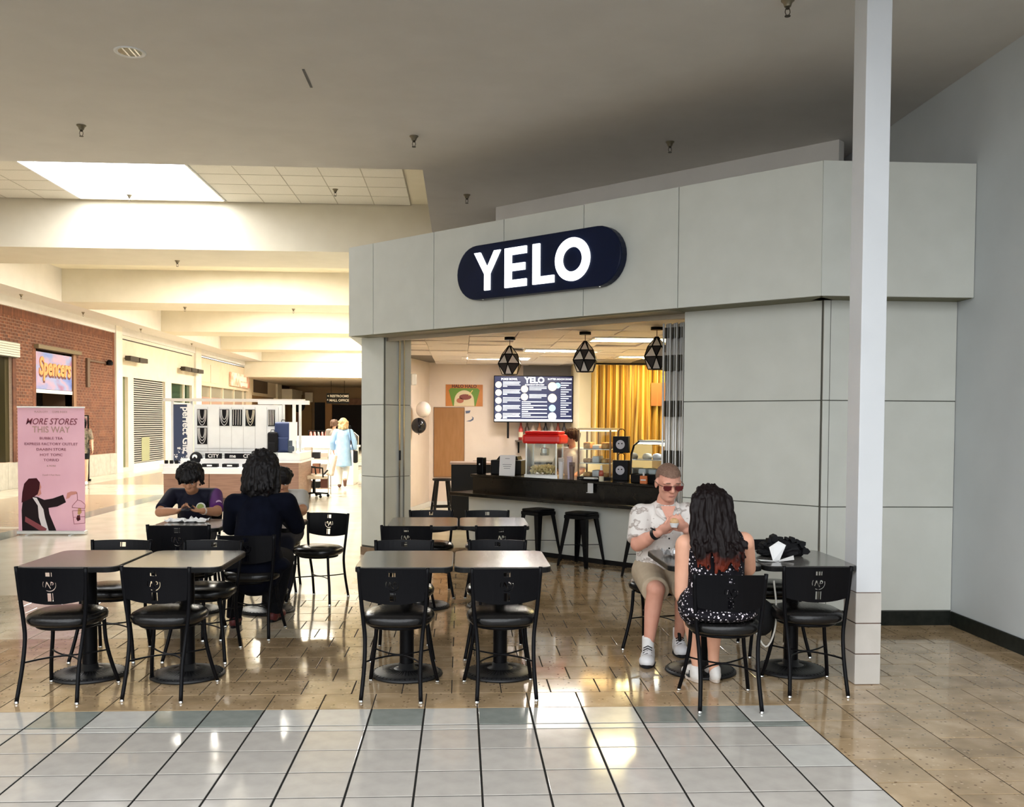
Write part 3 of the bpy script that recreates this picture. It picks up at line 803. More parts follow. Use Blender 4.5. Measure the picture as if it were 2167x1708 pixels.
# ================================================================== SHOP INTERIOR
M_iw = noisy('shop_wall', [(.3, (.72, .62, .54)), (.7, (.77, .67, .59))], 3, .6)
M_iw2 = noisy('shop_wall_yellow', [(.3, (.80, .70, .45)), (.7, (.85, .75, .50))], 3, .6)
YB = 18.6
ws = struct('wall_shop_back', 'pale shop interior walls')
MB().box((-.62, YB, 0), (4.2, YB+.15, 2.9)).obj('back_wall', M_iw, ws)
b = MB(); b.add([(-1.0, 12.2, 0), (-1.0, 16.9, 0), (-.62, YB, 0), (-1.0, 12.2, 2.85), (-1.0, 16.9, 2.85), (-.62, YB, 2.85)], [(0, 1, 4, 3), (1, 2, 5, 4)]); b.obj('side_wall', M_iw, ws)
b = MB(); b.bar((-.98, 16.9, .05), (-.61, YB-.02, .05), .02, .1); b.box((-.62, YB-.015, 0), (4.1, YB, .1)); b.obj('skirting', M_white, ws)
MB().box((4.07, 8.0, 0), (4.2, YB, 2.85)).obj('right_wall', M_iw2, ws)
MB().box((2.13, 17.2, 0), (2.56, YB, 2.85)).obj('wall_nib', M_iw2, ws)
MB().box((1.2, YB-.02, 2.45), (2.13, YB-.002, 2.85)).obj('grey_patch', mat('grey_wall_patch', (.33, .31, .29), .6), ws)
wc2 = struct('ceiling_shop', 'white tiled shop ceiling')
ZS = 2.76
pts = [FL(-5.9, .41), FL(-.2, .41), (4.07, 7.95, 0), (4.07, 18.7, 0), (-1.1, 18.7, 0)]
MB().prism([(p[0], p[1]) for p in pts], ZS+.03, ZS+.06).obj('grid_back', mat('ceiling_gap', (.18, .16, .14), .8), wc2)
M_ct = noisy('shop_ceiling_tile', [(.3, (.74, .68, .64)), (.7, (.80, .74, .70))], 30, .7, rand=.1)
ctm = MB().box((-.297, -.297, 0), (.297, .297, .02)).mesh('ceiling_tile', M_ct)
rc = random.Random(3)
for i in range(-2, 7):
    for j in range(0, 18):
        x, y = -.8+i*.6, 8.6+j*.6
        if x+y < 10.26+.42*1.414+.45 or x > 3.8 or x < -.85: continue
        if (abs(x-1.55) < .62 and abs(y-14.75) < .35) or (abs(x-2.3) < .62 and abs(y-12.6) < .35): continue
        if x < -.4 and y > 16: continue
        place(ctm, 'ceiling_tile', wc2, (x, y, ZS+rc.uniform(-.012, .008)), (rc.uniform(-.02, .02), rc.uniform(-.02, .02), 0))
# lamps in the shop ceiling
for (x, y, c, lb, st) in ((1.55, 14.75, (1, .93, .84), 'white ceiling lamp panel over the middle of the shop', STORE_LAMP), (2.3, 12.6, (1, .84, .42), 'yellow ceiling lamp panel over the right of the shop', STORE_LAMP*.5), (.6, 16.6, (1, .93, .86), 'white ceiling lamp panel near the poster', STORE_LAMP*.8), (3.2, 16.0, (1, .80, .36), 'yellow ceiling lamp panel near the curtain', STORE_LAMP*.55)):
    t = thing('lamp_panel', lb, 'lamp', (x, y, ZS), 0, 'lamp panels in the shop ceiling')
    b = MB()
    for (ax, ay, bx, by) in ((-.6, -.3, .6, -.27), (-.6, .27, .6, .3), (-.6, -.27, -.57, .27), (.57, -.27, .6, .27)): b.box((ax, ay, -.012), (bx, by, .02))
    b.obj('frame', M_white, t)
    MB().box((-.57, -.27, 0), (.57, .27, .01)).obj('diffuser', mat('lamp_diffuser_%d' % int(x*100), (.9, .9, .9), .5, emit=c, estr=st), t)
# folding gate pushed to the right of the opening
t = thing('folding_gate', 'silver folding gate pushed together at the right of the shop opening', 'gate', FO, FR)
mg1 = mat('gate_silver', (.66, .65, .62), .3, .25)
gm = MB().tube([(0, 0, .03), (0, 0, 2.60)], .0105, 8).mesh('bar', mg1, True)
k = 0
for i in range(9):
    for j in range(2):
        place(gm, 'bar', t, (-1.47-i*.036-(.018 if j else 0), .46+j*.08+(.02 if i % 2 else 0), 0))
for zz in (.25, .75, 1.25, 1.72, 2.15, 2.46):
    for i in range(8):
        MB().box((-1.475-i*.036-.012, .45, zz), (-1.475-i*.036+.004, .56, zz+.15 if zz < 2.4 else zz+.1)).obj('link', mat('gate_link', (.05, .045, .035), .4, .6), t)
MB().box((-1.50, .44, .0), (-1.455, .50, 2.60)).obj('lead_post', mg1, t)
# ------------------------------------------------------------------ bar counter
t = thing('bar_counter', 'long dark bar counter with a lower ledge over a pale front', 'counter', FO, FR)
M_dkw = noisy('dark_bar_wood', [(.3, (.006, .005, .005)), (.7, (.012, .010, .008))], 8, .18, vec=(1, 8, 1), spec=.25)
M_brw = noisy('brown_bar_wood', [(.3, (.09, .035, .018)), (.7, (.16, .07, .035))], 8, .2, vec=(1, 8, 1))
MB().box((-5.58, 1.725, .06), (-.9, 1.88, .72)).obj('front_panel', M_panel, t)
MB().box((-5.58, 1.74, 0), (-.9, 1.88, .06)).obj('toe_kick', M_dark, t)
MB().box((-5.66, 1.44, .70), (-.9, 1.98, .742)).obj('ledge', M_dkw, t, bevel=.006)
MB().box((-5.58, 1.80, .742), (-.9, 1.86, .93)).obj('upper_front', M_dkw, t)
MB().box((-5.60, 1.77, .93), (-.9, 2.50, .965)).obj('upper_top', M_dkw, t, bevel=.006)
MB().box((-5.66, 1.985, .705), (-5.02, 3.0, .745)).obj('return_ledge', M_brw, t, bevel=.004)
MB().box((-5.0, 2.55, .0), (-4.95, 3.0, .70)).obj('return_panel', M_panel, t)
MB().box((-5.5, 1.90, .0), (-1.0, 2.45, .92)).obj('body', M_dark, t)
CZ = .965
# black side cabinet behind the bar
t = thing('side_cabinet', 'black cabinet behind the left end of the bar', 'cabinet', (.05, 14.6, 0))
MB().box((-.2, 0, 0), (.45, .5, 1.0)).obj('body', M_dark, t, bevel=.01); MB().box((-.22, -.02, 1.0), (.47, .52, 1.03)).obj('top', mat('cabinet_top', (.30, .22, .19), .4), t)
# till seen from behind, with a paper notice
def at_bar(xl, yl): return FL(xl, yl, CZ)
p = FL(-5.25, 2.17, CZ)
t = thing('till_box', 'black till box at the left end of the bar', 'till', p, R(-20))
MB().box((-.22, -.17, 0), (.20, .18, .19)).obj('housing', M_dark, t, bevel=.012); MB().prism([(-.16, .19), (.14, .19), (.12, .24), (-.12, .24)], -.1, .1, 0, Matrix(((1, 0, 0, 0), (0, 0, 1, 0), (0, 1, 0, 0), (0, 0, 0, 1)))).obj('lid', M_black, t)
t = thing('card_reader', 'small black card reader with a white light beside the till', 'card reader', FL(-5.52, 1.9, CZ), R(-30))
MB().box((-.05, -.05, 0), (.05, .05, .22)).obj('body', M_black, t, bevel=.01); MB().sphere((0, -.052, .13), .012).obj('button', M_chip_w, t)
t = thing('paper_notice', 'white paper notice leaning on the bar beside the till', 'notice', FL(-5.03, 1.86, CZ), R(-12))
Mn = Matrix.Rotation(R(-14), 4, 'X')
b = MB(); b.box((-.10, -.002, 0), (.105, .002, .27), 0, Mn); b.obj('sheet', mat('paper', (.82, .81, .80), .7), t)
for zz, wd in ((.22, .06), (.14, .12), (.115, .1), (.09, .08)):
    MB().box((-wd/2, -.0032, zz), (wd/2, -.0022, zz+.008), 0, Mn).obj('text_line', mat('ink', (.35, .35, .36), .8), t)
# popcorn machine
t = thing('popcorn_machine', 'red topped popcorn machine with glass sides on the bar', 'popcorn machine', FL(-4.56, 2.06, CZ), R(-20))
mr = mat('popcorn_red', (.70, .012, .012), .3)
b = MB(); b.prism([(-.24, -.19), (.24, -.19), (.30, 0), (.24, .19), (-.24, .19), (-.30, 0)], .42, .54)
b.obj('canopy', mr, t, bevel=.03); b = MB(); b.prism([(-.22, -.17), (.22, -.17), (.26, 0), (.22, .17), (-.22, .17), (-.26, 0)], .54, .58); b.obj('canopy_top', mr, t, bevel=.02)
for sx in (-1, 1):
    for sy in (-1, 1): MB().box((sx*.195-.008, sy*.165-.008, .03), (sx*.195+.008, sy*.165+.008, .43)).obj('post', M_steel, t)
MB().box((-.215, -.185, 0), (.215, .185, .035)).obj('base', M_steel, t)
for (lo, hi) in (((-.188, -.168, .035), (.188, -.164, .42)), ((-.198, -.155, .035), (-.194, .155, .42)), ((.194, -.155, .035), (.198, .155, .42)), ((-.188, .164, .035), (.188, .168, .42))):
    MB().box(lo, hi).obj('pane', M_pane, t)
MB().lathe([(.055, .27), (.06, .30), (.06, .36), (.02, .37)], 14).obj('kettle', M_steel, t); MB().box((-.012, -.012, .36), (.012, .012, .43)).obj('kettle_rod', M_steel, t)
pc = MB(); r4 = random.Random(8)
for k in range(220):
    x, y = r4.uniform(-.16, .16), r4.uniform(-.14, .14); z_ = .045+r4.random()*(.10-.25*abs(x)*.5)
    pc.sphere((x, y, z_), r4.uniform(.012, .018), 6, 4)
tag(pc.obj('popcorn', mat('popcorn_yellow', (.85, .68, .34), .7), t), kind='stuff', label='pale yellow popcorn heap')
# cups beside it
def cup(p, h, r, m, lb, lid=False):
    t = thing('paper_cup', lb, 'cup', p, 0, 'stacked cups on the bar')
    b = MB(); b.lathe([(r*.75, 0), (r, h), (r*1.06, h), (r*1.06, h+.008), (r*.95, h+.008)], 14); b.obj('cup_wall', m, t, auto=40)
    for k in range(3): MB().lathe([(r*1.05, h+.012+k*.016), (r*1.08, h+.022+k*.016)], 14).obj('rim', m, t)
mw = mat('cup_white', (.8, .78, .78), .5); mlv = mat('cup_lilac', (.62, .55, .66), .5); mbk = mat('cup_brown', (.16, .10, .08), .5)
cup(FL(-4.16, 1.90, CZ), .20, .035, mw, 'left stack of white cups beside the popcorn machine')
cup(FL(-4.08, 1.97, CZ), .22, .035, mlv, 'stack of lilac cups beside the popcorn machine')
cup(FL(-3.99, 1.90, CZ), .15, .035, mbk, 'short stack of brown cups beside the popcorn machine')
# heated display case
t = thing('warm_display_case', 'upright glass case with snacks under warm light behind the bar', 'display case', FL(-3.83, 2.22, CZ), R(-25))
mco = mat('case_bronze', (.16, .10, .06), .35, .6)
for sx in (-1, 1):
    for sy in (-1, 1): MB().box((sx*.20-.010, sy*.17-.010, 0), (sx*.20+.010, sy*.17+.010, .60)).obj('post', mco, t)
MB().box((-.215, -.185, .60), (.215, .185, .625)).obj('roof', mat('case_roof', (.8, .62, .35), .4), t)
MB().box((-.19, -.16, .585), (.19, .16, .598)).obj('case_lamp', mat('case_glow', (.9, .7, .4), .5, emit=(1, .62, .25), estr=4), t)
MB().box((-.215, -.185, 0), (.215, .185, .03)).obj('base', M_dark, t)
msn = noisy('snack', [(.3, (.35, .12, .04)), (.6, (.75, .42, .14)), (.8, (.85, .66, .4))], 20, .6)
for zz in (.19, .36):
    MB().box((-.19, -.16, zz), (.19, .16, zz+.01)).obj('shelf', M_steel, t)
for zz in (.03, .20, .37):
    for k in range(3):
        MB().box((-.16+k*.115, -.12, zz), (-.07+k*.115, .08, zz+.05+.03*((k+int(zz*10)) % 2))).obj('snack_tray', [msn, mw, msn][k], t, bevel=.012)
MB().box((-.19, -.176, .03), (.19, -.172, .59)).obj('pane', M_pane, t)
# black gift bags with round face print
mbag = mat('bag_black', (.01, .01, .012), .5)
for i, (xl, yl, z_, h, lb) in enumerate(((-3.47, 2.2, CZ, .24, 'lower black paper bag with a round pale face print'), (-3.47, 2.2, CZ+.33, .20, 'upper black paper bag with a round pale face print'), (-3.31, 2.38, CZ, .40, 'plain tall black paper bag with a white label'))):
    t = thing('gift_bag', lb, 'bag', FL(xl, yl, z_), R(-25), 'black gift bags on the bar')
    MB().box((-.095, -.05, 0), (.095, .05, h)).obj('bag', mbag, t, bevel=.006)
    MB().tube([(-.04, 0, h), (-.04, 0, h+.06), (-.02, 0, h+.085), (.02, 0, h+.085), (.04, 0, h+.06), (.04, 0, h)], .006, 6).obj('handle', mbag, t)
    if i < 2:
        MB().lathe([(.055, .0505), (.055, .053)], 16, M=Matrix.Translation((0, 0, h*.5)) @ Matrix.Rotation(R(90), 4, 'X')).obj('print', mat('face_print', (.55, .53, .57), .6), t)
        for sx in (-1, 1): MB().lathe([(.009, .0535), (.009, .0545)], 8, M=Matrix.Translation((sx*.02, 0, h*.5+.012)) @ Matrix.Rotation(R(90), 4, 'X')).obj('print_dot', M_dark, t)
    else:
        MB().box((-.03, -.053, .22), (.03, -.0505, .36)).obj('print', mat('face_print', (.55, .53, .57), .6), t)
# curved glass bakery case
t = thing('glass_bakery_case', 'curved glass bakery case at the right end of the bar', 'display case', FL(-2.83, 2.16, CZ), R(-40))
prof = [(-.24, 0), (-.24, .20), (-.23, .33), (-.17, .43), (-.05, .47), (.24, .47), (.24, 0)]
for sx in (-.30, .30):
    pr_ = [(a, b_) for a, b_ in prof]
    MB().prism(pr_, sx-.006, sx+.006, 0, Matrix(((0, 0, 1, 0), (1, 0, 0, 0), (0, 1, 0, 0), (0, 0, 0, 1)))).obj('side_pane', M_pane, t)
b = MB()
for (a, c) in zip(prof[:-2], prof[1:-1]):
    b.add([(-.3, a[0], a[1]), (.3, a[0], a[1]), (.3, c[0], c[1]), (-.3, c[0], c[1])], [(0, 1, 2, 3)])
b.obj('front_pane', M_pane, t)
MB().box((-.31, -.25, 0), (.31, .25, .10)).obj('base', M_dark, t, bevel=.01)
MB().box((-.31, -.06, .465), (.31, .25, .49)).obj('roof', M_white, t)
MB().box((-.28, -.02, .445), (.28, .06, .46)).obj('case_lamp', mat('case_white_glow', (.9, .95, 1), .5, emit=(.85, .95, 1.0), estr=6), t)
MB().box((-.29, -.2, .26), (.29, .2, .27)).obj('shelf', M_steel, t)
for k in range(4):
    MB().lathe([(.05, 0), (.06, .03), (.045, .06), (.01, .07)], 12, (-.2+k*.13, -.05, .27)).obj('bun', mw if k % 2 else mat('bun', (.75, .66, .5), .7), t, smooth=True)
    MB().box((-.26+k*.13, -.16, .10), (-.16+k*.13, .12, .16)).obj('pastry', mat('pastry', (.65, .72, .75), .6), t, bevel=.015)
MB().tube([(-.31, -.24, .09), (-.31, -.24, .20), (-.31, -.23, .33), (-.31, -.17, .43), (-.31, -.05, .48)], .011, 8).obj('edge_trim', M_black, t)
t = thing('sauce_bottle', 'red and white sauce bottle on the bar', 'bottle', FL(-3.50, 1.84, CZ), 0)
MB().lathe([(.028, 0), (.03, .01), (.03, .06)], 14).obj('label_band', mat('label_cream', (.75, .68, .5), .5), t); MB().lathe([(.03, .06), (.03, .10), (.02, .13)], 14).obj('body', mat('sauce_red', (.45, .10, .06), .3), t, smooth=True); MB().lathe([(.018, .13), (.012, .18), (.006, .19)], 12).obj('cap', M_chip_w, t)
t = thing('orange_packet', 'orange and white packet on the bar behind the seated man', 'packet', FL(-2.90, 1.84, CZ), R(-30))
MB().box((-.04, -.02, 0), (.045, .02, .09)).obj('carton', mat('packet_orange', (.80, .22, .06), .5), t, bevel=.004); MB().box((-.03, -.0215, .035), (.032, -.0205, .05)).obj('stripe', M_chip_w, t); MB().lathe([(.012, .09), (.012, .13)], 10).obj('spout', M_chip_w, t)
t = thing('menu_card', 'small white card hanging on the bar edge', 'card', FL(-3.60, 1.766, .86), R(-45))
MB().box((-.04, -.006, -.03), (.04, -.002, .08)).obj('sheet', mat('card_grey', (.62, .62, .62), .6), t); MB().box((-.042, -.03, -.035), (.042, -.002, -.03)).obj('foot', M_chip_w, t)
t = thing('black_tray', 'black serving tray on the bar below the warm case', 'tray', FL(-3.70, 1.90, CZ), R(-45))
MB().lathe([(.09, 0), (.105, .02), (.10, .02), (.088, .006)], 20, sx=1.6).obj('dish', M_dark, t, smooth=True)
MB().box((-.08, -.045, .008), (.08, .045, .035)).obj('napkins', M_chip_w, t, bevel=.01)
# back shelf with bottles and posters behind popcorn machine
t = thing('back_shelf', 'shelf on the shop back wall behind the popcorn machine', 'shelf', (1.7, 18.29, 1.30))
MB().box((-.65, -.02, -.03), (.45, .3, 0)).obj('board', mat('shelf_dark', (.08, .06, .05), .5), t); MB().box((-.6, .24, -.25), (-.57, .29, -.03)).obj('bracket', M_black, t); MB().box((.38, .24, -.25), (.41, .29, -.03)).obj('bracket', M_black, t)
for k in range(8):
    c = [(.55, .08, .07), (.12, .08, .07), (.6, .5, .45), (.5, .2, .12), (.04, .04, .05), (.62, .58, .55), (.4, .1, .08), (.1, .1, .12)][k]
    t = thing('syrup_bottle', ['far left', 'second from the left', 'third from the left', 'fourth from the left', 'fourth from the right', 'third from the right', 'second from the right', 'far right'][k]+' syrup bottle on the shelf behind the popcorn machine', 'bottle', (1.15+k*.12, 18.42, 1.30), 0, 'bottles on the back shelf')
    MB().lathe([(.045, 0), (.045, .22), (.02, .28), (.018, .34)], 12).obj('body', mat('syrup_%d' % k, c, .3), t, smooth=True); MB().lathe([(.046, .06), (.046, .16)], 12).obj('label_band', mat('label_cream', (.75, .68, .5), .5), t)
# back counter
t = thing('back_counter', 'pale work counter along the shop back wall', 'counter', (1.15, 17.9, 0))
MB().box((-.9, 0, 0), (.93, .6, .86)).obj('body', mat('counter_pale', (.62, .55, .5), .5), t); MB().box((-.92, -.02, .86), (.95, .62, .9)).obj('top', M_dkw, t)
# tv menu
t = thing('menu_screen', 'wide screen with the menu in white on dark blue', 'screen', (1.37, 18.18, 2.09), R(-3))
MB().box((-.755, 0, -.445), (.755, .05, .445)).obj('housing', M_black, t, bevel=.006)
MB().box((-.74, -.003, -.425), (.74, 0, .43)).obj('display', mat('screen_navy', (.004, .006, .03), .2, emit=(.006, .012, .09), estr=.45), t)
mtx = mat('screen_text', (.8, .85, .95), .4, emit=(.85, .92, 1), estr=.75)
MB().box((-.74, -.006, -.425), (.74, -.002, -.385)).obj('bar_line', mtx, t)
text('YELO', .155, mtx, 'title', t, face_front(.02, -.006, .355), depth=.001, bold=.006)
text('POKE BOWL', .055, mtx, 'heading', t, face_front(-.46, -.006, .375), depth=.001, bold=.002)
text('HAWAIIAN KITCHEN', .038, mtx, 'heading', t, face_front(.02, -.006, .27), depth=.001, bold=.001)
text('BUTTER MOCHI DOGS', .045, mtx, 'heading', t, face_front(.5, -.006, .38), depth=.001, bold=.001)
mbw = mat('screen_bowl', (.8, .75, .5), .4, emit=(.85, .80, .6), estr=.55); mbb = mat('screen_blue', (.3, .6, .8), .4, emit=(.35, .7, .9), estr=.6)
def dot(x, z_, r, m, nm='picture'):
    MB().lathe([(r, .001), (r, .007)], 16, M=Matrix.Translation((x, 0, z_)) @ Matrix.Rotation(R(90), 4, 'X')).obj(nm, m, t)
for k in range(5):
    z_ = .27-k*.15
    dot(-.665, z_, .062, mbw)
    for j in range(4):
        wd = [.33, .31, .33, .08][j]
        MB().box((-.58, -.006, z_+.045-j*.028), (-.58+wd, -.002, z_+.060-j*.028)).obj('text_line', mtx, t)
for k in range(2):
    z_ = .19-k*.15
    dot(-.17, z_, .068, mbw)
    for j in range(3): MB().box((-.08, -.006, z_+.035-j*.028), (.25-.1*(j == 2), -.002, z_+.050-j*.028)).obj('text_line', mtx, t)
for k in range(9):
    MB().box((-.22, -.006, -.06-k*.036), (.26 if k % 2 == 0 else .0-.05*(k % 3), -.002, -.044-k*.036)).obj('text_line', mtx, t)
for k, (x, z_, r, m) in enumerate(((.36, .24, .085, mbw), (.46, .26, .055, mbb), (.36, .02, .085, mbw), (.36, -.17, .065, mbb), (.36, -.33, .08, mtx))): dot(x, z_, r, m)
for k in range(16):
    z_ = .30-k*.042
    MB().box((.52, -.006, z_), (.72-.05*(k % 3), -.002, z_+.016)).obj('text_line', mtx, t)
MB().box((-.5, .02, -.75), (-.46, .06, -.4)).obj('cable', M_black, t); MB().box((-.2, .05, -.2), (.2, .40, .2)).obj('wall_mount', M_black, t)
# poster, cork board, wall decal
t = thing('dessert_poster', 'orange and green dessert poster reading HALO HALO on the back wall', 'poster', (.055, YB-.012, 2.16))
MB().box((-.36, 0, -.21), (.36, .008, .21)).obj('sheet', noisy('poster_orange', [(.3, (.50, .16, .03)), (.7, (.60, .24, .05))], 4, .5), t)
MB().prism([(-.30, .10), (-.26, .14), (.26, .14), (.30, .10), (.22, -.205), (-.22, -.205)], 0, .002, 0, face_front(0, 0, 0)).obj('leaf', mat('poster_green', (.13, .28, .03), .5), t)
MB().prism(circ(0, -.10, .19, 20, 0, PI, .20)+[(-.2, -.205), (.2, -.205)], .002, .004, 0, face_front(0, 0, 0)).obj('ice', mat('poster_cream', (.72, .62, .40), .5), t)
MB().prism(circ(.02, -.03, .12, 16, 0, 2*PI, .055), .004, .006, 0, face_front(0, 0, 0)).obj('topping', mat('poster_red', (.22, .05, .04), .5), t)
MB().prism(circ(-.08, -.10, .07, 14, 0, 2*PI, .05), .004, .006, 0, face_front(0, 0, 0)).obj('topping', mat('poster_rose', (.45, .14, .08), .5), t)
MB().prism([(.08, .0), (.095, -.005), (.17, .10), (.155, .105)], .006, .008, 0, face_front(0, 0, 0)).obj('straw', mat('poster_yellow', (.8, .6, .2), .5), t)
text('HALO HALO', .085, mat('poster_ink', (.10, .03, .02), .6), 'title', t, face_front(0, -.003, .175), depth=.001, bold=.003)
t = thing('brown_board', 'tall plain brown board on the back wall beside the bar', 'board', (-.235, YB-.02, 1.25))
MB().box((-.29, 0, -.67), (.29, .018, .67)).obj('sheet', noisy('board_brown', [(.3, (.30, .145, .05)), (.7, (.36, .18, .07))], 3, .7, vec=(6, 1, 1)), t)
MB().box((-.30, .004, -.68), (.30, .0195, .68)).obj('edge', mat('board_edge', (.12, .07, .04), .7), t)
t = thing('wall_decal', 'blue swoosh decal on the back wall beside the brown board', 'decal', (.2, YB-.004, 1.76))
md = mat('decal_blue', (.10, .13, .22), .6)
MB().prism([(-.12, .10), (-.02, .11), (-.04, .06), (-.11, .05)], 0, .002, 0, face_front(0, 0, 0)).obj('flag', md, t)
pts = [(-.11, -.10+.0), (-.02, -.075), (.02, -.04), (-.0, .0), (.04, -.03), (.035, -.075), (-.02, -.105)]
MB().prism(pts, 0, .002, 0, face_front(0, 0, 0)).obj('swoosh', md, t)
# balloons at the left of the opening
for (x, y, z_, m, lb) in ((-.68, 17.22, 1.865, mat('balloon_white', (.78, .72, .68), .3), 'white balloon on the left shop wall'), (-.76, 17.2, 1.575, mat('balloon_black', (.006, .007, .012), .12), 'black balloon below the white one on the left shop wall')):
    t = thing('balloon', lb, 'balloon', (x, y, z_), 0, 'balloons')
    MB().sphere((0, 0, 0), (.135, .135, .145), 20, 12).obj('skin', m, t, smooth=True); MB().lathe([(.012, -.165), (.004, -.142)], 8).obj('knot', m, t)
t = thing('wall_speaker', 'small white box on the left shop wall near the ceiling', 'speaker', (-.86, 17.15, 2.4), R(-70))
MB().box((-.06, -.05, -.1), (.06, .05, .1)).obj('case', M_white, t, bevel=.02)
MB().lathe([(.025, 0), (.02, .004)], 10, M=Matrix.Translation((0, -.05, 0)) @ Matrix.Rotation(R(90), 4, 'X')).obj('lens', M_dark, t)
# curtain
t = thing('striped_curtain', 'tall yellow and brown curtain at the right of the shop', 'curtain', (2.9, 16.6, 0))
mcu = noisy('curtain_stripe', [(.3, (.10, .035, .006)), (.42, (.50, .27, .03)), (.5, (.62, .42, .12)), (.56, (.13, .05, .01)), (.62, (.55, .33, .04)), (.7, (.60, .45, .18))], 3.6, .8, vec=(4.5, 0, .05), detail=1)
vs = []; fs = []; nx = 110
for i in range(nx+1):
    x = -.64+1.28*i/nx
    y = .075*math.sin(i*.62)+.02*math.sin(i*1.7)
    vs += [(x, y, 1.0), (x, y*.8, 2.66)]
    vs += [(x, y+.006, 1.0), (x, y*.8+.006, 2.66)]
for i in range(nx):
    a = i*4; fs += [(a, a+4, a+5, a+1), (a+2, a+3, a+7, a+6)]
MB().add(vs, fs).obj('cloth', mcu, t, smooth=True)
MB().tube([(-.75, 0, 2.68), (.85, 0, 2.68)], .014, 8).obj('rod', M_black, t)
b = MB(); b.box((.40, -.08, 1.95), (.68, -.06, 2.35)); b.obj('valance_patch', mat('curtain_rust', (.22, .08, .02), .7), t)
# pendant lamps
def pendant(p, lb):
    t = thing('pendant_lamp', lb, 'pendant lamp', (p[0], p[1], ZS-.02), .3, 'black faceted pendant lamps')
    MB().lathe([(.07, .0), (.07, -.035)], 20).obj('canopy', M_black, t, auto=40)
    MB().tube([(0, 0, -.03), (0, 0, -.12)], .004, 6).obj('cord', M_black, t)
    n = 6
    rings = [(-.11, .015, 0), (-.22, .10, .5), (-.34, .155, 0), (-.475, .095, .5)]
    P = [[Vector((r_*math.cos(2*PI*(j+o)/n), r_*math.sin(2*PI*(j+o)/n), z_)) for j in range(n)] for z_, r_, o in rings]
    k = MB()
    for i in range(3):
        for j in range(n):
            a = P[i][j]
            if rings[i][2] == 0: nb = [P[i+1][j], P[i+1][j-1]]
            else: nb = [P[i+1][j], P[i+1][(j+1) % n]]
            for q in nb: k.tube([a, q], .0065, 6)
    for i in (1, 2, 3):
        for j in range(n): k.tube([P[i][j], P[i][(j+1) % n]], .0065, 6)
    k.obj('cage', M_black, t)
    mw_ = mat('pendant_facet', (.80, .76, .72), .35, .2)
    mb_ = mat('pendant_facet_dark', (.05, .045, .045), .35)
    for i in range(3):
        f1 = MB(); f2 = MB()
        for j in range(n):
            if rings[i][2] == 0:
                f1.add([P[i][j], P[i+1][j-1], P[i+1][j]], [(0, 1, 2)]); f2.add([P[i][j], P[i+1][j], P[i][(j+1) % n]], [(0, 1, 2)])
            else:
                f1.add([P[i][j], P[i+1][j], P[i+1][(j+1) % n]], [(0, 1, 2)]); f2.add([P[i][j], P[i+1][(j+1) % n], P[i][(j+1) % n]], [(0, 1, 2)])
        for f, m in ((f1, mw_), (f2, mb_)):
            for (q, fc) in [(f.v[3*k2:3*k2+3], 0) for k2 in range(n)]:
                o = MB().add(q, [(0, 1, 2)]).obj('facet', m, t)
pendant((.615, 12.24), 'left black and white faceted pendant lamp, above the screen')
pendant((1.475, 11.40), 'middle black and white faceted pendant lamp')
pendant((2.20, 10.72), 'right faceted pendant lamp half behind the folding gate')
# ================================================================== CHAIRS
def bez(pts, n=4):
    """smooth polyline through points (Catmull-Rom)"""
    P = [Vector(p) for p in pts]; out = []
    for i in range(len(P)-1):
        p0 = P[max(i-1, 0)]; p1 = P[i]; p2 = P[i+1]; p3 = P[min(i+2, len(P)-1)]
        for k in range(n):
            t_ = k/n
            out.append(.5*((2*p1)+(-p0+p2)*t_+(2*p0-5*p1+4*p2-p3)*t_*t_+(-p0+3*p1-3*p2+p3)*t_**3))
    out.append(P[-1])
    return out
def back_plate():
    outer = []
    for i in range(13):                                   # top edge, right to left
        u = .207-.414*i/12; outer.append((u, .788+.004*math.cos(u*7)))
    outer += [(-.200, .72), (-.192, .66), (-.186, .61)]
    for i in range(13):
        u = -.184+.368*i/12; outer.append((u, .572+.024*(u/.184)**2))
    outer += [(.186, .61), (.192, .66), (.200, .72)]
    rc_ = lambda x0, x1, z0, z1: [(x0, z0), (x1, z0), (x1, z1), (x0, z1)]
    holes = [rc_(-.020, .008, .742, .774), rc_(.013, .020, .742, .774), rc_(-.016, .008, .592, .642), rc_(.013, .020, .592, .642)]
    zc_ = .692
    def arc(a0, a1, r0, r1):
        return [(r1*math.cos(R(a)), zc_+r1*math.sin(R(a))) for a in range(a0, a1+1, 10)]+[(r0*math.cos(R(a)), zc_+r0*math.sin(R(a))) for a in range(a1, a0-1, -10)]
    holes += [arc(150, 200, .036, .041), arc(240, 380, .036, .041)]
    holes.append([(-.026, zc_-.016), (-.020, zc_-.016), (-.014, zc_+.006), (.004, zc_-.026), (.010, zc_-.020), (-.010, zc_+.018), (-.018, zc_+.018)])
    holes.append([(.006, zc_-.004), (.012, zc_-.004), (.014, zc_+.012), (.021, zc_+.010), (.020, zc_+.003), (.015, zc_+.001), (.016, zc_-.003), (.026, zc_+.001), (.027, zc_+.013), (.016, zc_+.020), (.008, zc_+.018)])
    me = filled(outer, holes, .006, 'backrest')
    bm = bmesh.new(); bm.from_mesh(me)
    for k in range(-5, 6):
        bmesh.ops.bisect_plane(bm, geom=bm.verts[:]+bm.edges[:]+bm.faces[:], plane_co=(k*.036, 0, 0), plane_no=(1, 0, 0))
    bmesh.ops.remove_doubles(bm, verts=bm.verts[:], dist=.0002)
    for v in bm.verts:
        x, z_, d = v.co
        y = -.176-(z_-.57)*.12-.030*(1-(x/.207)**2)
        v.co = (x, y+d, z_)
    bm.to_mesh(me); bm.free()
    me.materials.clear(); me.materials.append(M_black)
    for p in me.polygons: p.use_smooth = False
    return me
ME_BACK = back_plate()
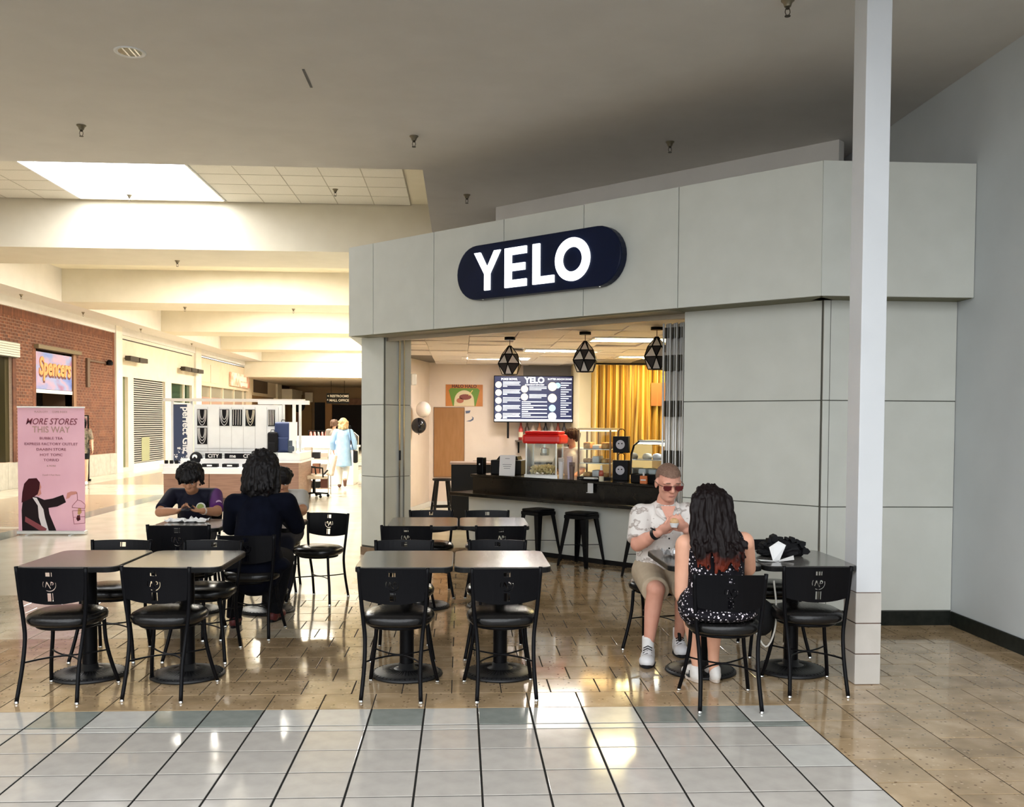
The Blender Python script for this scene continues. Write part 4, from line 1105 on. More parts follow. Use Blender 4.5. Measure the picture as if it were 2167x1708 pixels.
def chair_proto():
    t = thing('cafe_chair', 'black chair', 'chair')
    r_ = .0125
    for s in (-1, 1):
        MB().tube(bez([(s*.178, -.262, .012), (s*.168, -.215, .20), (s*.172, -.175, .36), (s*.185, -.168, .48), (s*.196, -.178, .60), (s*.207, -.200, .795)]), r_, 8).obj('rear_leg', M_black, t, smooth=True)
        MB().tube(bez([(s*.215, .212, .012), (s*.190, .165, .15), (s*.168, .140, .29), (s*.160, .135, .43)]), r_, 8).obj('front_leg', M_black, t, smooth=True)
        MB().lathe([(.012, 0), (.014, .004), (.011, .014)], 8, (s*.178, -.262, 0)).obj('glide', M_steel, t)
        MB().lathe([(.012, 0), (.014, .004), (.011, .014)], 8, (s*.215, .212, 0)).obj('glide', M_steel, t)
    o = bpy.data.objects.new('backrest', ME_BACK); C.objects.link(o); o.parent = t
    b = MB()
    n = 32; prof = [(.17, .428), (.205, .432), (.222, .448), (.226, .470), (.216, .490), (.19, .503), (.14, .512), (.07, .515)]
    vs = []; fs = []
    for r_2, z_ in prof:
        for j in range(n):
            a = 2*PI*j/n; e = 1/((abs(math.cos(a))**2.6+abs(math.sin(a))**2.6)**(1/2.6))
            vs.append((r_2*e*math.cos(a)*.97, r_2*e*math.sin(a)*.93, z_))
    for i in range(len(prof)-1):
        for j in range(n): fs.append((i*n+j, i*n+(j+1) % n, (i+1)*n+(j+1) % n, (i+1)*n+j))
    fs.append(tuple(range(n-1, -1, -1))); fs.append(tuple((len(prof)-1)*n+j for j in range(n)))
    b.add(vs, fs); b.obj('seat', M_vinyl, t, smooth=True)
    ring = [(.175*math.cos(2*PI*j/24), .165*math.sin(2*PI*j/24), .420) for j in range(24)]
    MB().tube(ring, .011, 8, closed=True).obj('seat_ring', M_black, t, smooth=True)
    z_ = .225
    MB().tube(bez([(-.170, -.205, z_), (-.10, -.09, z_), (0, -.018, z_), (.10, -.09, z_), (.170, -.205, z_)], 5), .0055, 6).obj('stretcher', M_black, t, smooth=True)
    MB().tube(bez([(-.178, .150, z_), (-.10, .06, z_), (0, -.006, z_), (.10, .06, z_), (.178, .150, z_)], 5), .0055, 6).obj('stretcher', M_black, t, smooth=True)
    return t
CH0 = chair_proto()
chairs = [
 (-2.385, 5.915, -4.5, 1, 'black chair with its back to the camera, leftmost in the front row'),
 (-1.78, 5.93, -7, 1, 'black chair with its back to the camera, second from the left in the front row'),
 (-.38, 5.875, -6, 1, 'black chair with its back to the camera at the left middle front table'),
 (.258, 5.870, 4.5, 1, 'black chair with its back to the camera at the right middle front table'),
 (1.567, 5.615, -3, 1, 'black chair on which the woman in the spotted dress sits'),
 (2.187, 5.905, -2, 1, 'empty black chair beside the white column'),
 (-2.44, 6.80, 180, 1, 'black chair facing the camera behind the far left table'),
 (-1.80, 6.78, 176, 1, 'black chair facing the camera behind the second table from the left'),
 (-.405, 6.79, 182, 1, 'black chair facing the camera behind the left middle front table'),
 (.26, 6.80, 177, 1, 'black chair facing the camera behind the right middle front table'),
 (-.445, 8.17, -2, 1, 'black chair with its back to the camera at the left middle rear table'),
 (.325, 8.17, 3, 1, 'black chair with its back to the camera at the right middle rear table'),
 (-.285, 9.14, 181, 1, 'black chair facing the camera at the left middle rear table'),
 (.26, 9.14, 180, 1, 'black chair facing the camera at the right middle rear table'),
 (2.27, 6.82, 178, 1, 'black chair facing the camera behind the bag on the right table'),
 (1.47, 6.98, 155, 1, 'black chair on which the man in the pale shirt sits'),
 (-2.12, 7.50, 0, 1.1, 'large black chair back in front of the teenager with the phone'),
 (-1.62, 7.50, 0, 1, 'black chair on which the person in the dark hooded coat sits'),
 (-2.55, 9.28, 180, 1, 'black chair on which the teenager with the phone sits'),
 (-1.79, 9.42, 180, 1, 'black chair on which the curly haired person sits'),
 (-1.31, 8.86, 162, 1, 'empty black chair facing the camera right of the person in the dark coat'),
]
for i, (x, y, rz, sc, lb) in enumerate(chairs):
    o = CH0 if i == 0 else dup(CH0)
    o.location = (x, y, 0); o.rotation_euler = (0, 0, R(rz)); o.scale = (sc, sc, sc); o['label'] = lb; o['group'] = 'black cafe chairs'

# ================================================================== TABLES
M_lam = noisy('grey_laminate', [(.3, (.115, .108, .10)), (.7, (.15, .142, .132))], 90, .15, bump=.02, spec=.75)
M_edge = mat('table_edge', (.012, .012, .012), .35)
ZT = .765
def rrect(w_, d_, r_, n=6):
    out = []
    for cx_, cy_, a0 in ((w_/2-r_, d_/2-r_, 0), (-w_/2+r_, d_/2-r_, 90), (-w_/2+r_, -d_/2+r_, 180), (w_/2-r_, -d_/2+r_, 270)):
        out += [(cx_+r_*math.cos(R(a0+90*k/n)), cy_+r_*math.sin(R(a0+90*k/n))) for k in range(n+1)]
    return out
def table_proto():
    t = thing('cafe_table', 'grey table', 'table')
    MB().prism(rrect(.596, .752, .068), ZT-.006, ZT).obj('tabletop', M_lam, t)
    MB().prism(rrect(.604, .76, .07), ZT-.036, ZT-.004).obj('edge_band', M_edge, t, bevel=.004)
    b = MB(); b.bar((-.2, -.24, ZT-.045), (.2, .24, ZT-.045), .04, .018); b.bar((-.2, .24, ZT-.045), (.2, -.24, ZT-.045), .04, .018); b.obj('top_bracket', M_black, t)
    MB().lathe([(.047, .03), (.045, ZT-.05)], 20).obj('column', M_black, t, auto=40)
    MB().lathe([(.225, .0), (.236, .004), (.234, .016), (.20, .030), (.10, .040), (.055, .048), (.05, .08)], 40).obj('base', mat('cast_base', (.014, .014, .015), .45, .3), t, smooth=True)
    b = MB()
    for k in range(44):
        a = 2*PI*k/44
        b.bar((.085*math.cos(a), .085*math.sin(a), .042), (.222*math.cos(a), .222*math.sin(a), .022), .006, .006)
    tag(b.obj('base_ribs', M_black, t), kind='stuff', label='radial ribs cast on the base')
    return t
TB0 = table_proto()
tables = [(-2.40, 6.29, 0, 'grey table at the far left of the front row'), (-1.77, 6.27, 0, 'grey table second from the left in the front row'), (-.35, 6.25, 0, 'left grey table of the pair in the middle front'), (.263, 6.25, 0, 'right grey table of the pair in the middle front'),
          (-.33, 8.55, 0, 'left grey table of the pair in the middle rear'), (.292, 8.55, 0, 'right grey table of the pair in the middle rear'), (-2.31, 8.38, 0, 'grey table with crumpled wrappers where the teenager sits'), (-1.68, 8.38, 0, 'grey table behind the person in the dark coat'),
          (1.61, 6.28, 0, 'grey table between the man and the woman'), (2.225, 6.28, 0, 'grey table with a black bag beside the white column')]
for i, (x, y, rz, lb) in enumerate(tables):
    o = TB0 if i == 0 else dup(TB0)
    o.location = (x, y, 0); o['label'] = lb; o['group'] = 'grey cafe tables'

# ================================================================== STOOLS
def metal_stool():
    t = thing('bar_stool', 'black metal stool', 'stool')
    H = .62
    MB().prism(rrect(.32, .32, .07), H-.03, H).obj('seat', M_black, t, bevel=.012)
    for sx in (-1, 1):
        for sy in (-1, 1):
            a = Vector((sx*.135, sy*.135, H-.012)); q = Vector((sx*.205, sy*.205, 0))
            k = MB()
            d1 = .075; d0 = .034
            vs = []
            for p, d in ((a, d1), (q, d0)):
                vs += [(p.x, p.y, p.z), (p.x-sx*d, p.y, p.z), (p.x-sx*d*.8, p.y-sy*.006, p.z), (p.x-sx*.008, p.y-sy*.008, p.z), (p.x-sx*.006, p.y-sy*d*.8, p.z), (p.x, p.y-sy*d, p.z)]
            n = 6
            fs = [(i, (i+1) % n, n+(i+1) % n, n+i) for i in range(n)]+[tuple(range(n)), tuple(range(n, 2*n))]
            k.add(vs, fs); k.obj('leg', M_black, t)
    for zz, e in ((.22, .172), (.235, .170)):
        pass
    b = MB(); e = .176
    b.bar((-e, -e, .23), (e, e, .23), .02, .006)
    b.obj('cross_brace', M_black, t)
    MB().bar((-e, e, .238), (e, -e, .238), .02, .006).obj('cross_brace', M_black, t)
    b = MB()
    MB().box((-.15, -.15, H-.075), (.15, .15, H-.03)).obj('apron', M_black, t, bevel=.01)
    return t
st = metal_stool()
for i, (x, y, rz, lb) in enumerate(((.93, 11.42, 40, 'left black metal stool at the bar'), (1.40, 11.00, 50, 'right black metal stool at the bar'), (2.02, 10.2, 42, 'black metal stool mostly hidden behind the man'))):
    o = st if i == 0 else dup(st)
    o.location = (x, y, 0); o.rotation_euler = (0, 0, R(rz)); o['label'] = lb; o['group'] = 'black metal bar stools'
t = thing('wooden_stool', 'black wooden stool with splayed legs at the back of the shop', 'stool', (-.335, 17.05, 0), R(12))
MB().lathe([(.16, .60), (.175, .61), (.175, .63), (.16, .64)], 24).obj('seat', M_dark, t, auto=40)
for sx in (-1, 1):
    for sy in (-1, 1): MB().bar((sx*.17, sy*.15, 0), (sx*.10, sy*.10, .60), .036, .036).obj('leg', M_dark, t)
for a, c, z_ in (((-.15, -.14), (.15, -.14), .14), ((-.15, .14), (.15, .14), .14), ((-.15, -.14), (-.15, .14), .22), ((.15, -.14), (.15, .14), .22)):
    MB().bar((a[0], a[1], z_), (c[0], c[1], z_), .02, .025).obj('rung', M_dark, t)
# ================================================================== things on the tables
def crumple(name, label, cat, loc, size, m, seed, flat=.35, parts=1):
    r_ = random.Random(seed)
    t = thing(name, label, cat, loc)
    n = 14; vs = []; fs = []
    for i in range(n+1):
        for j in range(n+1):
            x = (i/n-.5)*size[0]; y = (j/n-.5)*size[1]
            z_ = abs(noise.noise(Vector((x*22+seed, y*22, seed*.7))))*size[2]*1.6+abs(noise.noise(Vector((x*60, y*60+seed, 1))))*size[2]*.5+.002
            q = noise.noise(Vector((x*15, y*15, seed+5)))*.02
            vs.append((x+q, y-q, z_))
    for i in range(n):
        for j in range(n):
            a = i*(n+1)+j; fs.append((a, a+n+1, a+n+2, a+1))
    b = MB(); b.add(vs, fs); o = b.obj('sheet', m, t)
    s = o.modifiers.new('thick', 'SOLIDIFY'); s.thickness = .0012; s.offset = 1
    return t
M_pap = mat('wrapper_white', (.80, .80, .79), .6)
crumple('food_wrapper', 'crumpled white wrapper on the table under the hands with the phone', 'wrapper', (-2.40, 8.50, ZT), (.34, .16, .03), M_pap, 3)
crumple('food_wrapper', 'crumpled white wrapper on the table left of the dark coat', 'wrapper', (-1.86, 8.56, ZT), (.16, .16, .05), M_pap, 9)
crumple('foil_wrapper', 'crumpled foil and paper in front of the man', 'wrapper', (1.43, 6.38, ZT), (.13, .13, .04), mat('foil', (.6, .6, .6), .3, .4), 5)
# open paper cone and black bag on the right table
t = thing('paper_wrapper', 'white folded paper standing up beside the black bag', 'wrapper', (2.06, 6.12, ZT))
b = MB(); b.add([(-.02, 0, 0), (.03, .02, 0), (.075, .03, .10), (.03, .05, .125), (-.035, .04, .085), (.0, .03, .11)], [(0, 1, 2, 5), (0, 5, 4), (5, 2, 3), (5, 3, 4)]); o = b.obj('upright_fold', M_pap, t); o.modifiers.new('s', 'SOLIDIFY').thickness = .0015
b = MB(); b.add([(-.13, -.03, .014), (-.02, 0, .002), (-.01, -.05, .002), (-.12, -.06, .01)], [(0, 1, 2, 3)]); o = b.obj('left_leaf', M_pap, t); o.modifiers.new('s', 'SOLIDIFY').thickness = .0015
b = MB(); b.add([(.03, .02, .002), (.13, .04, .03), (.11, -.03, .012), (.0, -.05, .002)], [(0, 1, 2, 3)]); o = b.obj('right_leaf', M_pap, t); o.modifiers.new('s', 'SOLIDIFY').thickness = .0015
t = thing('black_handbag', 'crumpled black handbag on the right table beside the column', 'handbag', (2.17, 6.36, ZT))
t.scale = (.74, .8, .72)
b = MB(); r5 = random.Random(2)
vs = []; n, k = 26, 14
for i in range(k+1):
    ph = -PI/2*.55+PI*.78*i/k
    for j in range(n):
        a = 2*PI*j/n
        d = 1+.28*noise.noise(Vector((math.cos(a)*2.2, math.sin(a)*2.2, ph*2.4)))+.12*noise.noise(Vector((math.cos(a)*7, math.sin(a)*7, ph*6)))
        vs.append((.20*d*math.cos(ph)*math.cos(a), .13*d*math.cos(ph)*math.sin(a), max(.001, .055+.105*d*math.sin(ph))))
fs = [(i*n+j, i*n+(j+1) % n, (i+1)*n+(j+1) % n, (i+1)*n+j) for i in range(k) for j in range(n)]+[tuple(range(n-1, -1, -1)), tuple(k*n+j for j in range(n))]
b.add(vs, fs); b.obj('bag_body', mat('bag_cloth', (.010, .010, .011), .7), t)
for k2 in range(16):
    a = R(-40+k2*17); x, z_ = .20*math.cos(a), .06+.115*math.sin(a)
    if z_ < .03: continue
    MB().prism([(-.025, 0), (.0, .028), (.026, .012), (.028, -.014), (.004, -.02)], -.03, .03, 0, Matrix.Translation((x, -.05, z_)) @ Matrix.Rotation(r5.uniform(0, 6), 4, 'Y') @ Matrix.Rotation(R(90), 4, 'X') @ Matrix.Scale(r5.uniform(.5, 1.5), 4)).obj('ruffle', mat('bag_cloth', (.010, .010, .011), .7), t)
t = thing('shoulder_bag', 'dark shoulder bag with a pale strap hanging between the right chairs', 'bag', (1.93, 6.0, .30))
MB().sphere((0, 0, .12), (.09, .07, .12), 14, 9).obj('pouch', mat('bag_cloth', (.010, .010, .011), .7), t, smooth=True)
MB().tube(bez([(.07, -.02, .36), (.085, -.03, .20), (.06, -.08, .05), (.0, -.09, -.05), (-.07, -.06, .08), (-.09, -.03, .22)]), .006, 6).obj('strap', mat('strap_pale', (.6, .58, .52), .5), t, smooth=True)
# ================================================================== BANNER
t = thing('banner_stand', 'pink roll-up banner reading MORE STORES THIS WAY', 'banner', (-5.83, 13.93, 0))
M_pink = noisy('banner_pink', [(.3, (.72, .40, .50)), (.7, (.78, .46, .56))], 2, .5)
MB().box((-.465, 0, .055), (.465, .004, 1.815)).obj('print_sheet', M_pink, t)
MB().box((-.47, -.012, 1.812), (.47, .016, 1.832)).obj('top_rail', M_white, t, bevel=.003)
MB().box((-.475, -.05, .012), (.475, .07, .062)).obj('cassette', mat('alu', (.62, .62, .60), .35, .7), t, bevel=.008)
for s in (-.3, .3): MB().box((s-.02, -.14, 0), (s+.02, .16, .012)).obj('foot', mat('alu', (.62, .62, .60), .35, .7), t)
MB().tube([(0, .03, .05), (0, .02, 1.81)], .008, 6).obj('pole', mat('alu', (.62, .62, .60), .35, .7), t)
mrd = mat('banner_ink', (.20, .035, .06), .6); mgd = mat('banner_gold', (.42, .26, .22), .6)
def bt(s_, size, z_, m, **k): text(s_, size, m, 'print_line', t, face_front(0, -.003, z_), depth=.0008, **k)
bt('MORE STORES', .125, 1.614, mrd, shear=.3, sx=.88, bold=.001)
bt('THIS WAY', .125, 1.50, mgd, sx=.9, bold=.001)
for s_, z_ in (('BUBBLE TEA', 1.378), ('EXPRESS FACTORY OUTLET', 1.297), ('DAABIN STORE', 1.22), ('HOT TOPIC', 1.142), ('TORRID', 1.068)): bt(s_, .052, z_, mrd, sx=1.15)
bt('& MORE', .035, .985, mgd); bt('Food + Fun Here', .035, .855, mgd)
bt('PLAZA CITY      COME INSIDE', .035, 1.755, mgd)
def bp(px, m, nm, lay=1):
    poly = [((u-108)*.00644, 1.83-(v-861)*.00675) for u, v in px]
    a = sum(poly[i-1][0]*poly[i][1]-poly[i][0]*poly[i-1][1] for i in range(len(poly)))
    if a < 0: poly.reverse()
    MB().prism(poly, .0005*lay, .0005*lay+.0008, 0, face_front(0, -.0005, 0)).obj(nm, m, t)
mi_b = mat('print_black', (.015, .008, .01), .6); mi_h = mat('print_hair', (.05, .008, .012), .6); mi_s = mat('print_skin', (.58, .24, .20), .6); mi_w = mat('print_pale', (.68, .62, .64), .6); mi_r = mat('print_red', (.22, .04, .05), .6)
bp([(46, 1057), (62, 1050), (78, 1052), (92, 1058), (110, 1055), (133, 1047), (139, 1063), (120, 1072), (101, 1075), (103, 1088), (110, 1105), (119, 1127), (44, 1127), (43, 1080)], mi_b, 'print_jacket', 1)
bp([(66, 1052), (76, 1054), (82, 1065), (90, 1078), (93, 1095), (102, 1127), (89, 1127), (84, 1108), (80, 1095), (78, 1070)], mi_w, 'print_shirt', 3)
bp([(78, 1016), (83, 1022), (86, 1031), (84, 1036), (86, 1045), (80, 1050), (72, 1046)], mi_s, 'print_face', 3)
bp([(59, 1013), (76, 1012), (83, 1021), (82, 1034), (78, 1046), (66, 1054), (52, 1060), (43, 1064), (45, 1042), (49, 1024)], mi_h, 'print_hair', 5)
bp([(139, 1056), (142, 1043), (150, 1040), (162, 1040), (163, 1045), (150, 1048), (146, 1054)], mi_s, 'print_hand', 3)
bp([(51, 1093), (97, 1119), (94, 1125), (80, 1122), (50, 1104)], mi_r, 'print_bag', 5)
def bl_(pts, m=mi_r, w_=.006):
    b = MB()
    for a, c in zip(pts[:-1], pts[1:]):
        p = ((a[0]-108)*.00644, -.003, 1.83-(a[1]-861)*.00675); q = ((c[0]-108)*.00644, -.003, 1.83-(c[1]-861)*.00675)
        b.bar(p, q, .0015, w_, up=(0, 0, 1)) if abs(p[2]-q[2]) < abs(p[0]-q[0]) else b.bar(p, q, .0015, w_, up=(1, 0, 0))
    b.obj('print_cage', m, t)
bl_([(163, 1042), (164, 1058)]); bl_([(164, 1058), (153, 1070), (152, 1074), (180, 1076), (181, 1068), (172, 1060), (164, 1058)]); bl_([(153, 1081), (156, 1109), (180, 1107), (180, 1080), (153, 1081)]); bl_([(155, 1095), (180, 1093)])
bp([(165, 1076), (171, 1075), (173, 1084), (168, 1090), (164, 1088)], mat('print_gold', (.45, .27, .10), .6), 'print_lamp', 3); bp([(163, 1091), (169, 1090), (170, 1100), (164, 1103), (161, 1098)], mi_h, 'print_lamp', 3)

# ================================================================== JEWELLERY KIOSK
t = thing('jewellery_kiosk', 'white jewellery kiosk on a brown wood base in the corridor', 'kiosk', (-4.6, 19.4, 0))
M_kw = noisy('kiosk_wood', [(.3, (.20, .105, .07)), (.6, (.29, .16, .11)), (.8, (.34, .20, .14))], 4, .45, vec=(.6, 1, 9), detail=6)
M_kwh = mat('kiosk_white', (.80, .81, .82), .35)
for a, c in ((-1.34, -.44), (-.44, .44), (.44, .90)):
    MB().box((a+.006, 0, .09), (c-.006, .03, .57)).obj('base_panel', M_kw, t, bevel=.003)
MB().box((.90, -.02, .09), (1.34, 1.6, .80)).obj('base_panel', M_kw, t, bevel=.003)
MB().box((-1.33, .03, .0), (1.33, 1.6, .57)).obj('carcass', mat('kiosk_dark', (.09, .05, .04), .6), t)
MB().box((-1.36, -.02, .57), (.90, .9, .61)).obj('worktop', M_kwh, t, bevel=.004)
MB().box((.86, -.06, .80), (1.40, 1.62, .84)).obj('worktop', M_kwh, t, bevel=.004)
MB().box((.92, .02, .84), (1.36, 1.5, 1.0)).obj('counter_box', M_kwh, t, bevel=.01)
MB().box((-1.34, 0, .61), (.88, .32, .70)).obj('showcase', M_kwh, t, bevel=.004)
MB().box((-1.10, .34, .61), (.82, .60, .86)).obj('showcase_step', M_kwh, t, bevel=.004)
MB().box((-.90, .62, .61), (.90, .70, 1.97)).obj('display_board', noisy('board_white', [(.3, (.83, .85, .86)), (.7, (.88, .90, .91))], 5, .4), t)
for k in range(7):
    MB().box((-.62+k*.24, .612, .98), (-.615+k*.24, .618, 1.92)).obj('board_rail', mat('rail_grey', (.45, .45, .45), .4), t)
for zz in (.92, 1.0, 1.06): MB().box((-.88, .612, zz), (.88, .618, zz+.008)).obj('board_rail', mat('rail_grey', (.45, .45, .45), .4), t)
for x in (-1.34, -.95, .92, 1.26): MB().box((x-.025, .62, .6 if x < .9 else 1.0), (x+.025, .67, 2.05)).obj('post', M_kwh, t)
MB().box((-1.5, .55, 2.03), (1.35, .75, 2.09)).obj('roof_beam', mat('beam_grey', (.70, .66, .62), .4), t)
MB().box((.55, -.1, 1.97), (1.55, .05, 2.05)).obj('roof_beam', M_kwh, t)
MB().box((1.22, -.04, 1.0), (1.28, .02, 1.97)).obj('post', M_kwh, t)
MB().box((1.16, -.06, 1.25), (1.32, -.04, 1.62)).obj('price_card', M_kwh, t)
# lit side panel with vertical lettering
MB().box((-1.30, .56, .68), (-.93, .61, 1.97)).obj('side_panel', mat('kiosk_navy', (.03, .045, .10), .3), t)
MB().box((-1.02, .545, .66), (-.90, .56, 1.98)).obj('side_panel_edge', M_kwh, t)
text('perfect Gift', .20, M_chip_w, 'vertical_text', t, Matrix.Translation((-1.05, .553, 1.45)) @ Matrix(((0, 1, 0, 0), (0, 0, -1, 0), (-1, 0, 0, 0), (0, 0, 0, 1))), depth=.002, bold=.004)
b = MB(); r6 = random.Random(4)
for k in range(40):
    x, z_ = r6.uniform(-1.29, -1.0), r6.uniform(.68, 1.08); s_ = r6.uniform(.006, .02)
    b.box((x-s_, .553, z_-s_), (x+s_, .559, z_+s_))
tag(b.obj('print_confetti', M_chip_w, t), kind='stuff')
# necklaces on the board
M_vel = mat('velvet_black', (.012, .012, .014), .8); M_gold = mat('chain_pale', (.85, .80, .68), .3, .6); M_silv = mat('chain_silver', (.85, .85, .86), .3, .6)
for i, (x, z_, w_, ch, lb) in enumerate(((-.73, 1.70, .20, 'U', 'black necklace pad at the top left of the kiosk board'), (-.73, 1.32, .20, 'U', 'black necklace pad below the top left one'), (-.28, 1.70, .20, 'U', 'second black necklace pad from the left in the top row'), (-.02, 1.70, .20, 'I', 'pad of straight chains in the middle of the top row'), (.25, 1.70, .20, 'V', 'black pad with gold chains right of the straight chains'), (.68, 1.70, .14, 'I', 'narrow pad of straight chains at the right of the top row'))):
    k = thing('necklace_pad', lb, 'necklace display', (-4.6+x, 20.008, z_), 0, 'necklace pads on the kiosk board')
    MB().box((-w_/2, -.012, -.17), (w_/2, 0, .17)).obj('pad', M_vel, k)
    for j in range(4 if ch == 'I' else 3):
        if ch == 'I':
            xx = -w_*.34+j*w_*.23
            MB().tube([(xx, -.016, .165), (xx-.006, -.016, -.15)], .0065, 6).obj('chain', M_silv, k)
        else:
            d = .5-j*.10; dep = -.155+j*.06
            pts = [((w_*d*.85)*math.cos(a), -.016, .16+(dep-.16)*math.sin(a)**(.8 if ch == 'U' else 1.3)) for a in [PI*q/14 for q in range(15)]]
            MB().tube(pts, .0065, 6).obj('chain', M_gold if ch == 'V' else M_silv, k)
# caps and name plates on the steps
for i, (x, tx, lb) in enumerate(((-.80, '', 'black cap at the left of the kiosk step'), (-.45, 'CITY', 'left black CITY name plate on the kiosk step'), (-.06, 'me', 'small black name plate between the CITY plates'), (.26, 'CITY', 'right black CITY name plate on the kiosk step'), (.62, 'NEW YORK', 'black NEW YORK name plate on the kiosk step'))):
    k = thing('name_plate', lb, 'name plate', (-4.6+x, 19.80, .86), 0, 'black plates on the kiosk step')
    if i == 0:
        MB().sphere((0, 0, .0), (.13, .12, .14), 16, 10).obj('crown', M_vel, k, smooth=True); MB().lathe([(.05, .105), (.05, .112)], 14, M=Matrix.Rotation(R(90), 4, 'X') @ Matrix.Translation((0, .04, 0))).obj('badge', M_chip_w, k)
    else:
        MB().box((-.165, -.02, 0), (.165, .02, .11)).obj('plate', M_vel, k); text(tx, .10 if len(tx) < 5 else .06, M_chip_w, 'lettering', k, face_front(0, -.023, .055), depth=.001, bold=.002)
for i in range(4):
    k = thing('watch_box', ['left', 'second from the left', 'third from the left', 'right'][i]+' black box in the lower kiosk showcase', 'box', (-5.05+i*.40, 19.55, .70), 0, 'black boxes in the kiosk showcase')
    MB().box((-.15, -.08, 0), (.15, .08, .07)).obj('box', M_vel, k, bevel=.005); MB().box((-.05, -.083, .02), (.05, -.0805, .05)).obj('label', M_chip_w, k)
k = thing('eyewear_stand', 'small white stand with dark sunglasses on the left end of the kiosk', 'display stand', (-5.80, 19.5, .61))
MB().box((-.16, -.05, 0), (.16, .1, .16)).obj('block', M_kwh, k)
for j in range(3): MB().box((-.13+j*.1, -.06, .16), (-.06+j*.1, -.02, .23)).obj('glasses', M_vel, k, bevel=.01)
# backpacks on the right counter
for i, (x, y, z_, w_, h, m, lb) in enumerate(((-3.62, 19.6, 1.0, .34, .62, mat('pack_blue', (.02, .04, .13), .6), 'tall dark blue backpack on the kiosk counter'), (-3.80, 19.42, .84+.16, .20, .42, M_vel, 'black backpack at the left of the blue one on the kiosk'), (-3.40, 19.35, 1.0, .16, .28, mat('pack_slate', (.05, .07, .10), .5), 'small slate backpack in front of the blue one'))):
    k = thing('backpack', lb, 'backpack', (x, y+.1, z_), 0, 'backpacks on the kiosk')
    MB().box((-w_/2, -.08, 0), (w_/2, .08, h)).obj('body', m, k, bevel=.05, seg=3); MB().box((-w_*.36, -.12, .03), (w_*.36, -.07, h*.5)).obj('pocket', m, k, bevel=.025); MB().tube([(-.04, 0, h-.005), (-.03, 0, h+.04), (.03, 0, h+.04), (.04, 0, h-.005)], .008, 6).obj('handle', M_vel, k)
# white counters farther on, with a stand of boxes
t = thing('white_kiosk', 'low white kiosk counter behind the jewellery kiosk', 'kiosk', (-3.75, 24.6, 0))
MB().box((-1.0, 0, 0), (1.0, 1.2, .95)).obj('counter', M_kwh, t, bevel=.01); MB().box((-1.05, -.05, .95), (1.05, 1.25, 1.0)).obj('worktop', M_kwh, t); MB().box((-.6, .3, 1.0), (.6, .5, 1.25)).obj('screen', M_kwh, t)
t = thing('goods_trolley', 'small trolley of boxes beside the office chair', 'trolley', (-3.25, 21.7, 0))
for zz in (.12, .45, .78): MB().box((-.28, -.2, zz), (.30, .2, zz+.02)).obj('shelf', mat('trolley_pale', (.62, .50, .42), .5), t)
for sx in (-.27, .29):
    for sy in (-.19, .19): MB().tube([(sx, sy, 0), (sx, sy, 1.0)], .012, 6).obj('post', M_steel, t)
rb = random.Random(12)
for zz in (.14, .47, .80):
    for k in range(3):
        c = rb.choice([(.10, .03, .02), (.6, .5, .42), (.02, .02, .02), (.35, .16, .10)])
        MB().box((-.25+k*.18, -.15, zz), (-.10+k*.18, .1, zz+rb.uniform(.12, .26))).obj('carton', mat('carton_%d' % int(c[0]*100), c, .6), t)
# office chair
t = thing('office_chair', 'cream office chair draped with a patterned jacket beside the kiosk', 'office chair', (-3.16, 20.75, 0), R(-65))
for k in range(5):
    a = R(72*k+10); e = (.30*math.cos(a), .30*math.sin(a))
    MB().bar((0, 0, .10), (e[0], e[1], .075), .04, .03).obj('base_arm', M_dark, t); MB().sphere((e[0], e[1], .032), .032, 10, 6).obj('castor', M_dark, t, smooth=True)
MB().lathe([(.035, .09), (.03, .40)], 12).obj('gas_lift', M_dark, t)
mcr = noisy('chair_cream', [(.35, (.62, .50, .38)), (.6, (.74, .64, .52)), (.7, (.35, .24, .15))], 9, .7)
MB().box((-.24, -.24, .40), (.24, .24, .48)).obj('seat', mcr, t, bevel=.03, seg=3)
b = MB(); b.box((-.22, .20, .52), (.22, .27, .98), 0, Matrix.Rotation(R(-12), 4, 'X')); b.obj('backrest', mcr, t, bevel=.03, seg=3)
MB().bar((0, .15, .42), (0, .30, .58), .06, .02).obj('back_bar', M_dark, t)
for s in (-1, 1): MB().tube([(s*.26, .12, .44), (s*.28, .10, .64), (s*.28, -.12, .66)], .018, 8).obj('armrest', M_dark, t)
# poster stand by the brick wall
t = thing('poster_stand', 'black framed poster stand before the brick pier', 'poster stand', (-10.42, 25.9, 0), 0)
MB().box((-.02, -.03, 0), (.60, .03, .06)).obj('foot', M_black, t); MB().box((.0, -.02, .06), (.56, .02, 1.75)).obj('frame', M_black, t)
MB().box((.03, -.024, .62), (.53, -.02, 1.72)).obj('print_top', noisy('poster_mix', [(.4, (.5, .5, .48)), (.55, (.3, .07, .06)), (.7, (.6, .55, .5))], 5, .5), t); MB().box((.03, -.024, .30), (.53, -.02, .60)).obj('print_white', M_chip_w, t); MB().box((.03, -.024, .10), (.53, -.02, .30)).obj('print_navy', mat('print_navy', (.02, .03, .12), .5), t)
